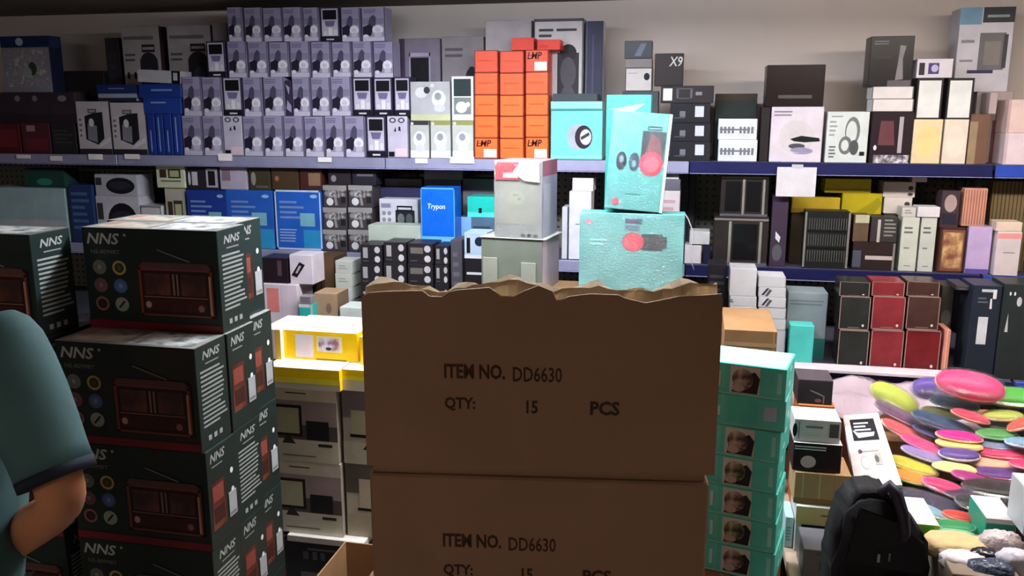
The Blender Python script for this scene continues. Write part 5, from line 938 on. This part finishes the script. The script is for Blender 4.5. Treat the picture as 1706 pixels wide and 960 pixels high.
# forearm muscle points
V += [RE*.6+RWr*.4, LE*.6+LW*.4]; E_ = [x for x in E_ if x not in ((6, 7), (9, 10))]+[(6, 19), (19, 7), (9, 20), (20, 10)]; R_ += [.041, .041]
body = skin('body', [L(v) for v in V], E_, R_, SK, e)
# head with face, joined into the body mesh
g = MB(); hc = L(head0)+Vector((0, 0, .125))+fw*.015
rotm = Matrix.Rotation(math.atan2(fw.y, fw.x)-math.pi/2, 3, 'Z')
def hp(x, y, z): return hc+rotm @ Vector((x, y, z))
g.blob(hc, (.075, .095, .118), SK, 24, 18, 1.0, None)
g.blob(hp(0, .035, -.055), (.052, .055, .06), SK, 16, 12)
g.blob(hp(0, .100, -.012), (.013, .018, .024), SK, 10, 8)
for q in (-1, 1):
    g.blob(hp(.077*q, -.003, -.008), (.010, .018, .030), SK, 10, 8); g.blob(hp(.030*q, .083, .012), (.012, .008, .008), M((230, 226, 222), .3), 10, 8); g.blob(hp(.030*q, .0905, .012), (.005, .003, .005), M((40, 30, 26), .3), 8, 6)
g.blob(hp(0, .088, -.055), (.022, .008, .006), M((150, 84, 76), .5), 10, 8)
# hands
def hand(W_, dirv, palm_n, side):
    dirv = dirv.normalized(); sv = dirv.cross(palm_n).normalized()*side; pn = palm_n.normalized()
    c = L(W_)+dirv*.05
    rm = Matrix((sv, dirv, pn)).transposed()
    g.blob(c, (.040, .050, .015), SK, 14, 10, .8, rm)
    for k, (o_, ln) in enumerate([(-.028, .070), (-.010, .080), (.009, .075), (.027, .060)]):
        b0 = c+sv*o_+dirv*.042; g.tube([b0, b0+dirv*ln*.45-pn*.006, b0+dirv*ln*.78-pn*.020, b0+dirv*ln*.92-pn*.036], [.0095, .009, .008, .006], SK, 8)
    t0 = c-sv*.034-dirv*.015; g.tube([t0, t0-sv*.022+dirv*.022-pn*.006, t0-sv*.028+dirv*.048-pn*.014], [.012, .0105, .008], SK, 8)
hand(RWr, (RWr-RE), Vector((0, 0, 1)), 1); hand(LW, (LW-LE), Vector((0, 0, 1)), -1)
tmp = g.build('head_tmp', e)
for m in tmp.data.materials:
    if m.name not in [x.name for x in body.data.materials]: body.data.materials.append(m)
bm = bmesh.new(); bm.from_mesh(body.data); n0 = len(bm.faces); bm.from_mesh(tmp.data); bm.faces.ensure_lookup_table()
remap = [[x.name for x in body.data.materials].index(m.name) for m in tmp.data.materials]
for f in bm.faces[n0:]: f.material_index = remap[f.material_index]; f.smooth = True
bm.to_mesh(body.data); bm.free(); bpy.data.objects.remove(tmp)
# hair, shirt, trousers, shoes
g = MB(); g.blob(hc+rotm @ Vector((0, -.014, .018)), (.082, .096, .112), HR, 24, 16)
dead = [v for v in g.bm.verts if (lambda q: q.y > .045 and q.z < .055 or q.z < -.05)(rotm.inverted() @ (v.co-hc))]
bmesh.ops.delete(g.bm, geom=dead, context='VERTS'); bmesh.ops.solidify(g.bm, geom=g.bm.faces[:], thickness=.004); g.build('hair', e)
def lerp(a, b, t): return a*(1-t)+b*t
sl = lerp(RS, RE, .74); sll = lerp(LS, LE, .74); shn = lerp(chest, neckb, .72)
VS = [pel+Vector((0, 0, -.13)), belly, chest, shn, RS+Vector((0, 0, .004)), lerp(RS, RE, .3), lerp(RS, RE, .5), LS+Vector((0, 0, .004)), lerp(LS, LE, .3), lerp(LS, LE, .5)]
skin('shirt', [L(v) for v in VS], [(0, 1), (1, 2), (2, 3), (2, 4), (4, 5), (5, 6), (2, 7), (7, 8), (8, 9)], [.168, .162, .160, .085, .060, .052, .05, .060, .052, .05], SH, e)
for S_, E2 in ((RS, RE), (LS, LE)):
    d = (E2-S_).normalized(); g = MB(); g.tube([L(lerp(S_, E2, t)) for t in (-.16, -.10, .0, .15, .35, .55, .70, .80)], [.034, .050, .060, .064, .065, .063, .0605, .060], SH, 28); g.build('sleeve', e)
    a = lerp(S_, E2, .79); g = MB(); g.tube([L(a), L(a+d*.018)], [.0608, .0606], CUFF_SHADE, 28); g.build('sleeve_cuff', e)  # navy hem colour paints the shade on the lower sleeve
skin('trousers', [L(v) for v in (pel+Vector((0, 0, .02)), hipR, knR, anR, hipL, knL, anL)], [(0, 1), (1, 2), (2, 3), (0, 4), (4, 5), (5, 6)], [.10, .072, .068, .058, .072, .068, .058], TR, e)
for a_, t_ in ((anR, toR), (anL, toL)):
    m_ = L(lerp(a_, t_, .55)); m_.z = .035; g = MB(); g.blob(m_, (.048, .135, .042), M((24, 22, 24), .4), 18, 10, .8, rotm)
    for v in g.bm.verts: v.co.z = max(v.co.z, .001)
    g.build('shoe', e)

g = MB(); a0 = onY(1140, 357, 3.30); g.tube([onY(1141, 356, 3.36)-a0, onY(1147, 366, 3.36)-a0, onY(1153, 382, 3.36)-a0, onY(1153, 400, 3.36)-a0, onY(1150, 430, 3.36)-a0, onY(1156, 450, 3.36)-a0], .0022, M((200, 204, 210)), 6)
tag(g.build('white_cable', None, a0), 'thin white cable hanging beside the lying turquoise carton', 'cable')
